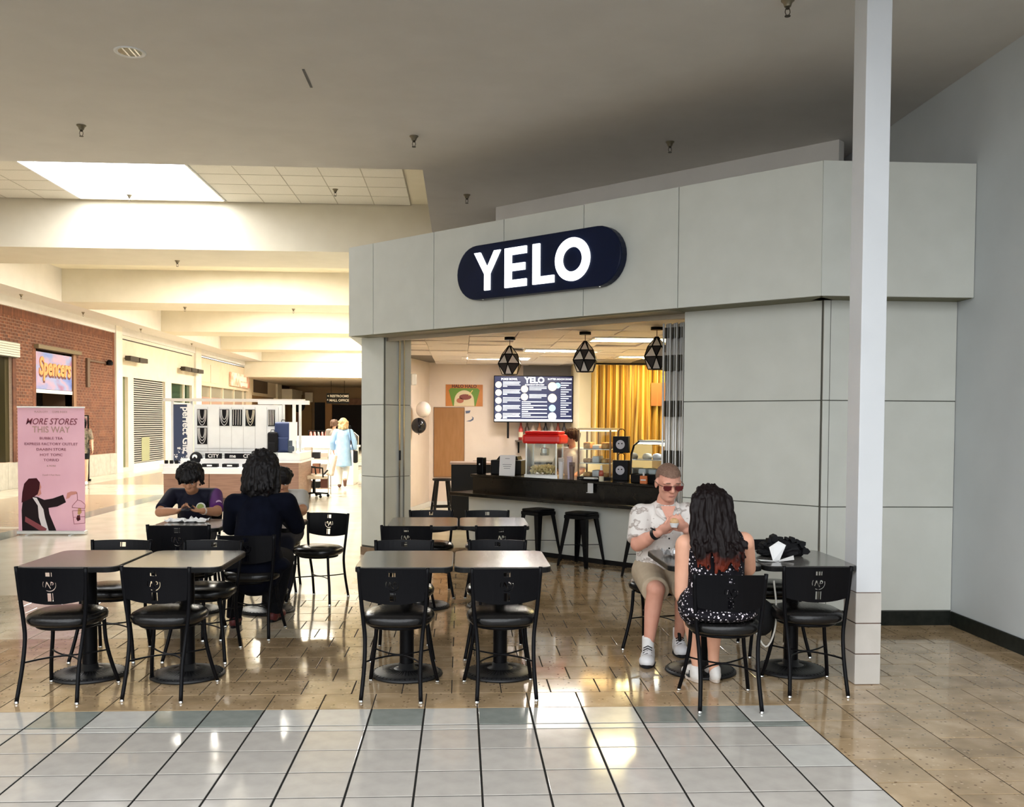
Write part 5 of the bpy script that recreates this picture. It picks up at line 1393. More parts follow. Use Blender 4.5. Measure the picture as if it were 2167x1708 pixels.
# ================================================================== PEOPLE
def V(*a): return Vector(a)
class Flesh(MB):
    def cap(s, p, r0, q, r1):
        """tapered capsule"""
        p = Vector(p); q = Vector(q)
        s.sphere(p, r0, 14, 9); s.sphere(q, r1, 14, 9)
        return s.cone(p, r0, q, r1)
    def cone(s, p, r0, q, r1, n=18, flat=1.0):
        """flat ended frustum"""
        p = Vector(p); q = Vector(q); d = q-p; L = d.length
        if L < 1e-5: return s
        d.normalize(); a = d.orthogonal().normalized(); b = d.cross(a)
        vs = []
        for c, r_ in ((p, r0), (q, r1)):
            vs += [c+r_*(math.cos(2*PI*j/n)*a+math.sin(2*PI*j/n)*b) for j in range(n)]
        fs = [(j, (j+1) % n, n+(j+1) % n, n+j) for j in range(n)]+[tuple(range(n-1, -1, -1)), tuple(range(n, 2*n))]
        return s.add(vs, fs)
    def chain(s, pts, rs):
        for i in range(len(pts)-1): s.cap(pts[i], rs[i], pts[i+1], rs[i+1])
        return s
    def ell(s, c, r, M=None):
        return s.sphere(Vector(c), r, 18, 12, 0, M)
    def skin(s, name, m, parent, voxel=.008, it=4, org=(0, 0, 0), cut=None):
        me = s.mesh('tmp', m)
        o = bpy.data.objects.new('tmp', me); C.objects.link(o)
        rm = o.modifiers.new('r', 'REMESH'); rm.mode = 'VOXEL'; rm.voxel_size = voxel; rm.adaptivity = 0
        sm = o.modifiers.new('s', 'SMOOTH'); sm.factor = .5; sm.iterations = it
        bpy.context.view_layer.update()
        me2 = eval_mesh(o, name)
        bpy.data.objects.remove(o); bpy.data.meshes.remove(me)
        if cut is not None:
            bm = bmesh.new(); bm.from_mesh(me2)
            bmesh.ops.delete(bm, geom=[f for f in bm.faces if cut(f.calc_center_median())], context='FACES')
            bm.to_mesh(me2); bm.free()
        me2.materials.clear(); me2.materials.append(m)
        for p in me2.polygons: p.use_smooth = True; p.material_index = 0
        me2.transform(Matrix.Translation(-Vector(org)))
        o = bpy.data.objects.new(name, me2); C.objects.link(o); o.parent = parent
        return o
def ruffle_hair(o, amt, seed):
    """break a smooth hair shape into locks"""
    me = o.data
    nn = [v.normal.copy() for v in me.vertices]
    for v, nr in zip(me.vertices, nn):
        c = v.co
        k = noise.noise(Vector((c.x*38+seed, c.y*38, c.z*7)))+.5*noise.noise(Vector((c.x*95, c.y*95+seed, c.z*14)))
        v.co = c+nr*k*amt
    me.update()
    return o
def head_axes(f, roll=0):
    f = Vector(f).normalized(); r_ = f.cross(Vector((0, 0, 1))).normalized(); u = r_.cross(f)
    return r_, f, u
def add_head(B, c, f, s=1.0):
    """skull, jaw, nose, ears, brow and lips merged into the body"""
    r_, f, u = head_axes(f)
    MM = Matrix((r_, f, u)).transposed().to_4x4()
    P = lambda x, y, z: Vector(c)+s*(x*r_+y*f+z*u)
    B.ell(P(0, -.012, .035), (.074*s, .095*s, .085*s), MM)
    B.ell(P(0, .018, -.03), (.062*s, .070*s, .085*s), MM)
    B.ell(P(0, .045, -.078), (.036*s, .036*s, .030*s), MM)          # chin
    B.ell(P(0, .062, .022), (.058*s, .022*s, .016*s), MM)           # brow
    B.cap(P(0, .080, .012), .009*s, P(0, .100, -.022), .014*s)      # nose
    B.ell(P(-.012, .090, -.026), (.010*s, .010*s, .008*s), MM); B.ell(P(.012, .090, -.026), (.010*s, .010*s, .008*s), MM)
    B.ell(P(0, .078, -.050), (.024*s, .010*s, .006*s), MM); B.ell(P(0, .075, -.059), (.020*s, .010*s, .007*s), MM)
    for sx in (-1, 1):
        B.ell(P(sx*.077, -.008, -.002), (.010*s, .020*s, .032*s), MM)
        B.ell(P(sx*.040, .055, -.022), (.022*s, .022*s, .022*s), MM)  # cheek
    return P, MM
def add_hand(B, wr, dr, nrm, s=1.0, curl=.6, thumb=1, spread=.1):
    """palm, four unequal fingers with two bends, and a thumb leaving the side of the palm; dr = along the hand, nrm = palm side"""
    dr = Vector(dr).normalized(); nrm = Vector(nrm); nrm = (nrm-dr*nrm.dot(dr)).normalized(); sd = dr.cross(nrm).normalized()*thumb
    wr = Vector(wr)
    pm = wr+dr*.045*s
    MM = Matrix((sd, dr, nrm)).transposed().to_4x4()
    B.ell(pm, (.041*s, .052*s, .017*s), MM)
    for i, (o, L) in enumerate(((.031, .066), (.010, .074), (-.011, .068), (-.031, .054))):
        base = wr+dr*.083*s+sd*o*s
        d0 = (dr+sd*o*spread*10).normalized()
        p = [base]; a = 0; dd = d0
        for k, fr in enumerate((.45, .32, .23)):
            a = curl*(.55 if k == 0 else 1.0)
            dd = (dd*math.cos(a)+nrm*math.sin(a)).normalized()
            p.append(p[-1]+dd*L*fr*s)
        B.chain(p, [.0092*s, .0086*s, .0080*s, .0070*s])
    tb = wr+dr*.025*s+sd*.034*s
    t1 = tb+(sd*.75+dr*.55+nrm*.35).normalized()*.036*s
    t2 = t1+(sd*.15+dr*.85+nrm*.5).normalized()*.030*s
    B.chain([wr+dr*.015*s+sd*.018*s, tb, t1, t2], [.014*s, .0125*s, .0105*s, .009*s])
def eyes(parent, P, MM, org, s=1.0, col=(.12, .07, .04)):
    for sx in (-1, 1):
        o = MB().sphere(P(sx*.031, .069, .004)-Vector(org), (.0125*s, .010*s, .008*s), 12, 8, 0, MM).obj('eye', mat('eye_white', (.75, .72, .68), .2), parent, smooth=True)
        MB().sphere(P(sx*.031, .0785, .003)-Vector(org), (.005*s, .0025*s, .005*s), 10, 6, 0, MM).obj('iris', mat('iris', col, .2), o, smooth=True)
        MB().sphere(P(sx*.031, .081, .020)-Vector(org), (.019*s, .006*s, .0035*s), 10, 6, 0, MM).obj('eyebrow', mat('brow_hair', (.03, .02, .015), .8), parent, smooth=True)
    MB().sphere(P(0, .086, -.054)-Vector(org), (.021*s, .004*s, .0055*s), 12, 6, 0, MM).obj('mouth', mat('lips', (.35, .12, .10), .5), parent, smooth=True)

M_sk1 = noisy('skin_fair', [(.3, (.64, .30, .21)), (.7, (.72, .37, .27))], 9, .5)
M_sk2 = noisy('skin_light', [(.3, (.68, .35, .23)), (.7, (.76, .42, .29))], 9, .5)
M_sk3 = noisy('skin_tan', [(.3, (.40, .19, .10)), (.7, (.47, .23, .13))], 9, .5)
for m in (M_sk1, M_sk2, M_sk3):
    m.node_tree.nodes['Principled BSDF'].inputs['Specular IOR Level'].default_value = .35
def shoe(parent, heel, toe, m, sole, name='shoe', h=.105, w_=.045, laces=None, stripes=None):
    heel = Vector(heel); toe = Vector(toe); d = (toe-heel); d.z = 0; L = d.length; d.normalize(); sd = d.cross(V(0, 0, 1))
    up = V(0, 0, 1)
    B = Flesh()
    MM = Matrix((sd, d, up)).transposed().to_4x4()
    B.ell(heel+d*L*.22+up*.045, (w_*.85, L*.25, h*.55), MM); B.ell(heel+d*L*.24+up*.075, (w_*.84, L*.20, h*.42), MM)
    B.ell(heel+d*L*.48+up*.048, (w_*.92, L*.30, h*.50), MM); B.ell(heel+d*L*.74+up*.038, (w_*1.02, L*.26, h*.38), MM)
    sh = B.skin(name, m, parent, .006, 3)
    b = MB()
    n = 24; pts = []
    for j in range(n):
        a = 2*PI*j/n
        wy = w_*(1.02 if math.sin(a) > -.2 else .85)
        p = heel+d*(L*.5+L*.52*math.sin(a))+sd*(wy*math.cos(a)); pts.append(p)
    vs = [(p.x, p.y, .001) for p in pts]+[(p.x, p.y, .024) for p in pts]
    b.add(vs, [tuple(range(n-1, -1, -1)), tuple(range(n, 2*n))]+[(i, (i+1) % n, n+(i+1) % n, n+i) for i in range(n)])
    b.obj('sole', sole, sh, bevel=.004)
    if laces:
        for k in range(4):
            c = heel+d*L*(.44+k*.085)+up*(.121-.012*k)
            b = MB(); b.tube([c-sd*w_*.55-up*.012, c+up*.002, c+sd*w_*.55+d*.012-up*.012], .0038, 6); b.obj('lace', laces, sh)
    if stripes:
        for k in range(3):
            c = heel+d*L*(.30+k*.08)+up*.02
            for q in (-1, 1): MB().bar(c+sd*q*w_*.90, c+sd*q*w_*.72+up*.045+d*.01, .008, .006).obj('stripe', stripes, sh)
    return sh

# ------------------------------------------------------------------ man in the pale shirt
def man():
    org = (1.47, 6.95, 0)
    t = thing('person', 'man in a pale leaf print shirt, khaki shorts and sunglasses, eating', 'person', org)
    B = Flesh()
    P, MM = add_head(B, (1.500, 6.84, 1.225), (.10, -.9, -.24), 1.14)
    B.cap((1.50, 6.90, 1.12), .062, (1.495, 6.95, 1.02), .070)
    shR, shL = V(1.325, 6.94, .985), V(1.665, 6.96, .995)
    elR, elL = V(1.272, 6.80, .785), V(1.71, 6.80, .80)
    wrR, wrL = V(1.388, 6.625, .895), V(1.585, 6.62, .915)
    B.chain([(1.47, 7.0, .58), (1.48, 6.99, .75), (1.49, 6.97, .90)], [.15, .155, .15]); B.cap(shR, .07, shL, .07)
    B.chain([shR, elR, wrR], [.065, .052, .034]); B.cap(elR, .052, elR*.55+wrR*.45, .050); B.chain([shL, elL, wrL], [.065, .052, .034]); B.cap(elL, .052, elL*.55+wrL*.45, .050)
    add_hand(B, wrR, (.62, -.45, .55), (.5, .3, .9), 1.05, .75, -1); add_hand(B, wrL, (-.62, -.45, .5), (-.5, .3, .9), 1.05, .75, 1)
    hR, hL = V(1.39, 6.97, .56), V(1.55, 6.98, .56)
    kR, kL = V(1.352, 6.52, .505), V(1.575, 6.56, .515)
    aR, aL = V(1.305, 6.535, .105), V(1.585, 6.82, .10)
    for h, k, a in ((hR, kR, aR), (hL, kL, aL)):
        B.chain([h, k], [.088, .064]); cf = k*.68+a*.32+V(0, .018, 0)
        B.chain([k, cf, k*.25+a*.75, a], [.060, .060, .042, .036])
    B.cap(aR, .034, aR-V(0, .01, .05), .028); B.cap(aL, .034, aL-V(0, .01, .05), .028)
    B.skin('body', M_sk1, t, .0062, 4, org)
    # shirt
    ms = noisy('leaf_shirt', [(.0, (.66, .62, .58)), (.54, (.72, .68, .64)), (.59, (.34, .29, .26)), (.63, (.48, .42, .38)), (.68, (.72, .68, .64))], 13, .75, detail=5, vec=(1, 1, 1.6))
    S = Flesh()
    S.chain([(1.47, 7.01, .52), (1.475, 6.995, .62), (1.48, 6.98, .76), (1.49, 6.965, .90), (1.495, 6.95, .97)], [.178, .178, .178, .165, .135])
    S.cap((1.37, 6.945, .985), .082, (1.62, 6.955, .99), .082)
    S.ell((1.47, 6.93, .66), (.16, .15, .14))
    for sh, el in ((shR, elR), (shL, elL)):
        e2 = sh*.12+el*.88; S.cone(sh, .088, e2, .082); S.sphere(sh, .086, 14, 9)
    S.skin('shirt', ms, t, .008, 5, org)
    # open collar: two lapels
    for s_ in (-1, 1):
        b = MB(); c = V(1.50, 6.86, 1.075)-Vector(org)
        b.add([c+V(s_*.075, .06, .015), c+V(s_*.012, -.058, -.135), c+V(s_*.088, -.030, -.075), c+V(s_*.095, .035, -.005)], [(0, 1, 2, 3)]); o = b.obj('collar', ms, t); o.modifiers.new('s', 'SOLIDIFY').thickness = .006
    b = MB(); c = V(1.50, 6.805, .925)-Vector(org); b.add([c+V(-.055, .035, .135), c+V(.055, .035, .135), c+V(0, -.012, .01)], [(0, 2, 1)]); b.obj('chest_skin', M_sk1, t)
    for k in range(3): MB().lathe([(.006, 0), (.006, .004)], 8, M=Matrix.Translation(V(1.50, 6.795-.004*k, .90-.07*k)-Vector(org)) @ Matrix.Rotation(R(90), 4, 'X')).obj('button', M_dark, t)
    # shorts
    mk = noisy('khaki', [(.3, (.40, .32, .22)), (.7, (.47, .38, .27))], 12, .85)
    K = Flesh(); K.cap((1.40, 7.0, .56), .135, (1.55, 7.0, .56), .135)
    for h, k in ((hR, kR), (hL, kL)):
        K.cone(h+V(0, .03, 0), .125, h*.06+k*.94+V(0, 0, -.01), .098); K.sphere(h, .118, 14, 9)
    K.skin('shorts', mk, t, .009, 4, org)
    # hair: short crop on the top and back of the skull
    Hh = Flesh(); Hh.ell(P(0, -.013, .044), (.079*1.14, .101*1.14, .084*1.14), MM)
    f_ = Vector((.10, -.9, -.24)).normalized(); r_, f2, u2 = head_axes(f_)
    hc = Vector((1.500, 6.84, 1.225))
    Hh.skin('hair', noisy('cropped_hair', [(.3, (.13, .07, .045)), (.7, (.22, .13, .09))], 90, .8), t, .005, 2, org, cut=lambda c: (c-hc).dot(u2) < .060+(.12*(c-hc).dot(f2) if (c-hc).dot(f2) > 0 else 1.15*(c-hc).dot(f2))+.25*max(0, abs((c-hc).dot(r_))-.03)*(1 if (c-hc).dot(f2) > .02 else -.6))
    # sunglasses
    mg = mat('sunglass_lens', (.10, .015, .015), .08); mf = mat('sunglass_frame', (.25, .16, .12), .3, .7)
    g_ = MB()
    for sx in (-1, 1):
        lens = MB(); poly = [(-.030, .012), (.030, .014), (.032, -.004), (.022, -.022), (-.006, -.026), (-.028, -.014)]
        if sx < 0: poly = [(-a, b_) for a, b_ in poly][::-1]
        c = P(sx*.037, .100, .004)-Vector(org)
        ML = Matrix((r_, u2, -f2)).transposed().to_4x4(); ML.translation = c
        lens.prism(poly, -.002, .002, 0, ML); lens.obj('lens', mg, t)
        MB().tube([P(sx*.066, .096, .012)-Vector(org), P(sx*.084, .05, .010)-Vector(org), P(sx*.086, -.02, .012)-Vector(org)], .0028, 6).obj('temple', mf, t)
    MB().tube([P(-.012, .103, .012)-Vector(org), P(0, .107, .016)-Vector(org), P(.012, .103, .012)-Vector(org)], .0025, 6).obj('bridge', mf, t)
    MB().sphere(P(0, .089, -.057)-Vector(org), (.024, .004, .004), 12, 6, 0, MM).obj('mouth', mat('lips_m', (.40, .16, .13), .5), t, smooth=True)
    for sx in (-1, 1): MB().sphere(P(sx*.033, .092, .030)-Vector(org), (.020, .006, .004), 10, 6, 0, MM).obj('eyebrow', mat('brow_m', (.16, .09, .06), .8), t, smooth=True)
    # watch
    wd = (wrR-elR).normalized(); c = wrR-wd*.035-Vector(org)
    B2 = Flesh(); B2.cone(c-wd*.014, .041, c+wd*.014, .040, 20); o = B2.obj('watch', mat('watch_black', (.012, .012, .013), .35), t)
    MB().box((-.022, -.022, 0), (.022, .022, .012), 0, Matrix.Translation(c+V(-.02, -.02, .030)) @ Matrix.Rotation(R(25), 4, 'Y')).obj('watch_face', mat('watch_black', (.012, .012, .013), .35), t, bevel=.004)
    # socks and shoes
    msk = mat('sock_white', (.78, .77, .76), .85); mso = mat('sole_black', (.015, .015, .016), .6); msh = mat('shoe_white', (.72, .72, .73), .5)
    for a in (aR, aL):
        K = Flesh(); K.cone(a-V(0, 0, .05), .042, a+V(0, 0, .075), .043); K.skin('sock', msk, t, .006, 2, org)
    sR = shoe(t, V(1.325, 6.60, 0)-V(*org), V(1.255, 6.345, 0)-V(*org), msh, mso, laces=M_dark, w_=.054, h=.12)
    shoe(t, V(1.59, 6.885, 0)-V(*org), V(1.57, 6.625, 0)-V(*org), msh, mso, laces=M_dark, w_=.054, h=.12)
    return t
man()
t = thing('sandwich', 'small bite of food in a paper held by the man', 'food', (1.487, 6.575, .955))
MB().sphere((0, 0, .02), (.034, .03, .026), 12, 8).obj('filling', noisy('food_bread', [(.3, (.55, .33, .15)), (.7, (.72, .5, .28))], 30, .7), t, smooth=True)
MB().lathe([(.022, -.02), (.036, .012), (.034, .012), (.02, -.018)], 12).obj('paper', M_pap, t)

# ------------------------------------------------------------------ woman in the spotted dress (seen from behind)
def woman():
    org = (1.53, 5.60, 0)
    t = thing('person', 'woman with long dark wavy hair in a black spotted dress, back to the camera', 'person', org)
    B = Flesh()
    P, MM = add_head(B, (1.475, 5.66, 1.165), (-.05, .95, -.25), 1.02)
    B.cap((1.478, 5.63, 1.08), .052, (1.50, 5.60, .98), .060)
    shL, shR = V(1.345, 5.62, .935), V(1.690, 5.62, .950)
    elL, elR = V(1.335, 5.665, .625), V(1.760, 5.74, .775)
    wrL, wrR = V(1.425, 5.98, .795), V(1.60, 6.02, .80)
    B.cap(shL, .062, shR, .062); [B.chain([(1.53+q, 5.60, .60), (1.52+q, 5.60, .74), (1.515+q*1.1, 5.61, .88)], [.11, .095, .095]) for q in (-.055, .055)]
    for sh, el, wr in ((shL, elL, wrL), (shR, elR, wrR)):
        B.chain([sh, sh*.45+el*.55, el, el*.6+wr*.4, wr], [.066, .056, .046, .043, .028])
    add_hand(B, wrL, (.3, .9, .05), (.2, 0, -1), .92, .5, 1); add_hand(B, wrR, (-.3, .9, .05), (-.2, 0, -1), .92, .5, -1)
    for h, k, a in ((V(1.45, 5.62, .58), V(1.47, 6.05, .51), V(1.528, 6.04, .09)), (V(1.61, 5.62, .58), V(1.63, 6.05, .51), V(1.632, 6.03, .09))):
        B.chain([h, k], [.10, .062]); B.chain([k, k*.7+a*.3+V(0, -.02, 0), k*.25+a*.75, a], [.056, .055, .038, .032]); B.cap(a, .03, a+V(0, .02, -.05), .024)
    B.skin('body', M_sk2, t, .0065, 4, org)
    md = mat('spotted_dress', (.01, .009, .012), .7)
    n, l, b = nodes(md)
    tc = n.new('ShaderNodeTexCoord'); v = n.new('ShaderNodeTexVoronoi'); v.inputs['Scale'].default_value = 62; l.new(tc.outputs['Object'], v.inputs['Vector'])
    sp = n.new('ShaderNodeSeparateColor'); l.new(v.outputs['Color'], sp.inputs[0])
    mr = n.new('ShaderNodeMapRange'); mr.inputs[1].default_value = .25; mr.inputs[2].default_value = 1; mr.inputs[3].default_value = 0.10; mr.inputs[4].default_value = .46; l.new(sp.outputs[0], mr.inputs[0])
    lt = n.new('ShaderNodeMath'); lt.operation = 'LESS_THAN'; l.new(v.outputs['Distance'], lt.inputs[0]); l.new(mr.outputs[0], lt.inputs[1])
    mx = n.new('ShaderNodeMix'); mx.data_type = 'RGBA'; l.new(lt.outputs[0], mx.inputs[0]); mx.inputs[6].default_value = (.008, .007, .010, 1); mx.inputs[7].default_value = (.72, .66, .70, 1); l.new(mx.outputs[2], b.inputs['Base Color'])
    D = Flesh()
    for q in (-.062, 0, .062):
        D.chain([(1.53+q, 5.595, .60), (1.525+q, 5.60, .70), (1.52+q, 5.605, .80)], [.125, .110, .108])
        D.cone((1.52+q, 5.606, .79), .110, (1.515+q*1.15, 5.61, .935), .108, 24)
    D.cap((1.42, 5.59, .575), .13, (1.64, 5.59, .575), .13)
    D.cone((1.45, 5.60, .59), .13, (1.465, 5.98, .53), .09); D.cone((1.61, 5.60, .59), .13, (1.625, 5.98, .53), .09)
    D.ell((1.53, 5.57, .545), (.235, .20, .055))
    D.skin('dress', md, t, .009, 4, org)
    for s_, pts in ((0, [(1.40, 5.505, .90), (1.375, 5.54, .97), (1.385, 5.61, 1.006), (1.40, 5.70, .96)]), (1, [(1.635, 5.505, .90), (1.66, 5.54, .975), (1.645, 5.61, 1.018), (1.62, 5.70, .96)])):
        MB().tube([V(*p)-V(*org) for p in bez(pts)], .011, 8).obj('shoulder_strap', md, t, smooth=True)
    # hair
    mh = mat('long_hair', (.02, .01, .01), .5, spec=.15)
    n, l, b = nodes(mh)
    tc = n.new('ShaderNodeTexCoord'); s2 = n.new('ShaderNodeSeparateXYZ'); l.new(tc.outputs['Object'], s2.inputs[0])
    nz = n.new('ShaderNodeTexNoise'); nz.inputs['Scale'].default_value = 14; l.new(tc.outputs['Object'], nz.inputs['Vector'])
    ma = n.new('ShaderNodeMath'); ma.operation = 'MULTIPLY_ADD'; ma.inputs[1].default_value = .22; l.new(nz.outputs[0], ma.inputs[0]); l.new(s2.outputs[2], ma.inputs[2])
    rp = n.new('ShaderNodeValToRGB'); e = rp.color_ramp.elements; e[0].position = .90; e[0].color = (.17, .028, .014, 1); e[1].position = 1.04; e[1].color = (.006, .003, .003, 1); l.new(ma.outputs[0], rp.inputs[0]); l.new(rp.outputs[0], b.inputs['Base Color'])
    G = Flesh()
    G.ell((1.475, 5.645, 1.185), (.092, .10, .108)); G.ell((1.475, 5.595, 1.08), (.100, .06, .15)); G.ell((1.485, 5.555, 1.0), (.115, .05, .13))
    rh = random.Random(11)
    for k in range(90):
        x0 = rh.uniform(-.12, .135); z1 = rh.uniform(.775, .90)+abs(x0-.02)*.35; ph = rh.uniform(0, 6)
        sgn = x0/.13
        ctrl = [V(1.475+x0*.15, 5.655, 1.288), V(1.475+x0*.72, 5.585-.03*(1-sgn*sgn), 1.235), V(1.477+x0*.95, 5.555-.02*(1-sgn*sgn), 1.12), V(1.48+x0*1.12, 5.50+.9*x0*x0, .99), V(1.485+x0*1.1+(.025 if x0 > .05 else 0), 5.475+.6*x0*x0, (.99+z1)/2), V(1.49+x0*.92+(.055 if x0 > .06 else 0), 5.47+.5*x0*x0, z1)]
        pts = bez(ctrl, 4); m_ = len(pts)-1; rs = []
        for q in range(m_+1):
            f = q/m_; pts[q] = pts[q]+V(.010*f*math.sin(f*11+ph), .008*f*math.cos(f*9+ph), 0); rs.append(.015*(1-.8*max(0, f-.45)/.55)+.002)
        for q in range(m_): G.cone(pts[q], rs[q], pts[q+1], rs[q+1], 8)
    ruffle_hair(G.skin('hair', mh, t, .005, 1, org), .012, 6)
    msh = mat('shoe_cream', (.75, .73, .70), .5); mso = mat('sole_gum', (.60, .52, .45), .6)
    shoe(t, V(1.525, 5.985, 0)-V(*org), V(1.49, 6.22, 0)-V(*org), msh, mso, w_=.043, h=.09, stripes=M_dark)
    shoe(t, V(1.640, 5.975, 0)-V(*org), V(1.650, 6.21, 0)-V(*org), msh, mso, w_=.043, h=.09, stripes=M_dark)
woman()

# ------------------------------------------------------------------ generic seated figure for the left group
def seated(label, org, head, hf, sh, el, wr, hands, hip, knee, ank, m_skin, top, sleeve, m_trou, m_hair, hairf, hs=1.0, vox=.008, toes=None, m_shoe=None, trw=.085, coat=0, neck_up=.0):
    t = thing('person', label, 'person', org)
    B = Flesh()
    P, MM = add_head(B, head, hf, hs)
    mid = (Vector(sh[0])+Vector(sh[1]))/2; pel = (Vector(hip[0])+Vector(hip[1]))/2+V(0, .0, .02)
    B.cap(Vector(head)-V(0, 0, .08), .05, mid+V(0, 0, .02), .058)
    B.chain([pel, pel*.5+mid*.5, mid-V(0, 0, .08)], [.135, .125, .13]); B.cap(sh[0], .058, sh[1], .058)
    for i in (0, 1):
        s_, e_, w_ = Vector(sh[i]), Vector(el[i]), Vector(wr[i])
        B.chain([s_, e_, e_*.6+w_*.4, w_], [.054, .043, .041, .028])
        if hands: add_hand(B, w_, hands[i][0], hands[i][1], .95*hs, .65, -1 if i == 0 else 1)
        h, k, a = Vector(hip[i]), Vector(knee[i]), Vector(ank[i])
        B.chain([h, k], [.080, .056]); B.chain([k, k*.7+a*.3, a], [.052, .050, .034]); 
        tv = Vector(toes[i]) if toes else a
        B.cap(a, .032, a-V(0, 0, .04), .026)
    B.skin('body', m_skin, t, vox, 4, org)
    S = Flesh()
    S.chain([pel-V(0, 0, .04), pel*.5+mid*.5, mid-V(0, 0, .09)], [.158+coat, .148+coat, .150+coat]); S.cap(Vector(sh[0])*.85+mid*.15, .070+coat*.5, Vector(sh[1])*.85+mid*.15, .070+coat*.5)
    for i in (0, 1):
        s_, e_, w_ = Vector(sh[i]), Vector(el[i]), Vector(wr[i])
        if sleeve <= 1: S.cone(s_, .072+coat*.5, s_*(1-sleeve)+e_*sleeve, .064+coat*.4); S.sphere(s_, .072+coat*.5, 14, 9)
        else: S.chain([s_, e_], [.072+coat*.5, .058+coat*.4]); S.cone(e_, .058+coat*.4, w_, .042+coat*.2); 
    S.skin('top', top, t, .009, 5, org)
    K = Flesh()
    K.cap(hip[0], .115, hip[1], .115)
    for i in (0, 1):
        h, k, a = Vector(hip[i]), Vector(knee[i]), Vector(ank[i])
        K.chain([h, k], [.105, trw*.9]); K.cone(k, trw*.86, a-V(0, 0, .03), trw*.62)
    K.skin('trousers', m_trou, t, .010, 4, org)
    hairf(t, P, MM, Vector(head), org)
    for i in (0, 1):
        a = Vector(ank[i]); tv = Vector(toes[i]) if toes else a+Vector((hf[0], hf[1], 0)).normalized()*.16
        d = (V(tv.x, tv.y, 0)-V(a.x, a.y, 0)).normalized()
        shoe(t, V(a.x, a.y, 0)-d*.06-V(*org), V(a.x, a.y, 0)+d*.20-V(*org), m_shoe or M_dark, M_dark, w_=.045)
    return t, P, MM
def shaggy(mh, seed, size=1.0, low=-.03, nst=70, disp=.02, fringe=True):
    def f(t, P, MM, hc, org):
        G = Flesh(); rr = random.Random(seed)
        G.ell(P(0, -.022, .045), (.088*size, .105*size, .096*size), MM)
        for k in range(nst):
            a = rr.uniform(0, 2*PI); c, s_ = math.cos(a), math.sin(a)
            if s_ > .35 and not fringe: continue
            top = P(.05*c, -.02+.06*s_, .125*size)
            e = low-rr.uniform(0, .035) if s_ < .35 else rr.uniform(.028, .055)
            end = P(.096*size*c+rr.uniform(-.01, .01), -.02+.112*size*s_, e)
            midp = (top+end)/2+(P(.13*size*c, -.02+.15*size*s_, .09)-(top+end)/2)*.55
            pts = bez([top, midp, end], 4)
            for q in range(len(pts)-1):
                r0 = .017*(1-q/len(pts)*.6); G.cone(pts[q], r0, pts[q+1], r0*.88, 7)
        ruffle_hair(G.skin('hair', mh, t, .006, 1, org), .016, seed)
    return f
M_bh = noisy('black_hair', [(.3, (.003, .0025, .003)), (.7, (.008, .006, .006))], 50, .6, spec=.25)
# teenager with the phone
mtee = mat('purple_black_shirt', (.012, .010, .025), .7)
n, l, b = nodes(mtee)
tc = n.new('ShaderNodeTexCoord'); sx_ = n.new('ShaderNodeSeparateXYZ'); l.new(tc.outputs['Object'], sx_.inputs[0])
nz = n.new('ShaderNodeTexNoise'); nz.inputs['Scale'].default_value = 7; l.new(tc.outputs['Object'], nz.inputs['Vector'])
ma = n.new('ShaderNodeMath'); ma.operation = 'MULTIPLY_ADD'; ma.inputs[1].default_value = .06; l.new(nz.outputs[0], ma.inputs[0]); l.new(sx_.outputs[0], ma.inputs[2])
rp = n.new('ShaderNodeValToRGB'); e = rp.color_ramp.elements; e[0].position = .205; e[0].color = (.009, .009, .018, 1); e[1].position = .235; e[1].color = (.085, .02, .12, 1); l.new(ma.outputs[0], rp.inputs[0]); l.new(rp.outputs[0], b.inputs['Base Color'])
o9 = (-2.53, 9.25, 0)
tn, P, MM = seated('teenager with shaggy black hair in a black and purple shirt, looking at a phone', o9, (-2.53, 9.07, 1.105), (.02, -.80, -.60),
    [(-2.725, 9.20, .945), (-2.335, 9.20, .945)], [(-2.775, 8.95, .805), (-2.25, 8.95, .81)], [(-2.565, 8.765, .835), (-2.345, 8.765, .835)],
    [((.75, -.45, .25), (.2, -.3, 1)), ((-.75, -.45, .12), (-.2, -.3, 1))], [(-2.62, 9.28, .57), (-2.45, 9.28, .57)], [(-2.65, 8.88, .52), (-2.42, 8.88, .52)], [(-2.64, 8.90, .09), (-2.43, 8.92, .09)],
    M_sk3, mtee, .85, mat('jeans_dark', (.02, .022, .035), .8), M_bh, shaggy(M_bh, 21, 1.06, -.055, 80), 1.0, .0068)
eyes(tn, P, MM, o9)
# shirt emblem and sleeve patches
def disc(parent, c, nrm, r_, m, name, th=.002):
    nrm = Vector(nrm).normalized(); q = nrm.to_track_quat('Z', 'Y').to_matrix().to_4x4(); q.translation = Vector(c)
    return MB().lathe([(r_, 0), (r_, th)], 18, M=q).obj(name, m, parent)
mwp = mat('emblem_pale', (.62, .60, .55), .6); mgp = mat('emblem_green', (.25, .30, .06), .6); mpp = mat('patch_pink', (.62, .42, .58), .6)
disc(tn, (.105, -.205, .845), (.25, -1, .12), .043, mwp, 'chest_emblem', .008); disc(tn, (.103, -.214, .846), (.25, -1, .12), .032, mgp, 'emblem_center', .006)
disc(tn, (.278, -.25, .885), (.75, -.7, .2), .030, mpp, 'sleeve_patch', .010); disc(tn, (.285, -.26, .835), (.8, -.6, .1), .020, mpp, 'sleeve_patch', .010); disc(tn, (.255, -.245, .85), (.6, -.8, .1), .010, mwp, 'sleeve_patch', .014); disc(tn, (-.262, -.20, .88), (-.75, -.7, .2), .026, mwp, 'sleeve_patch', .012)
t = thing('phone', 'dark phone held in both hands by the teenager', 'phone', (-2.455, 8.695, .868), R(4))
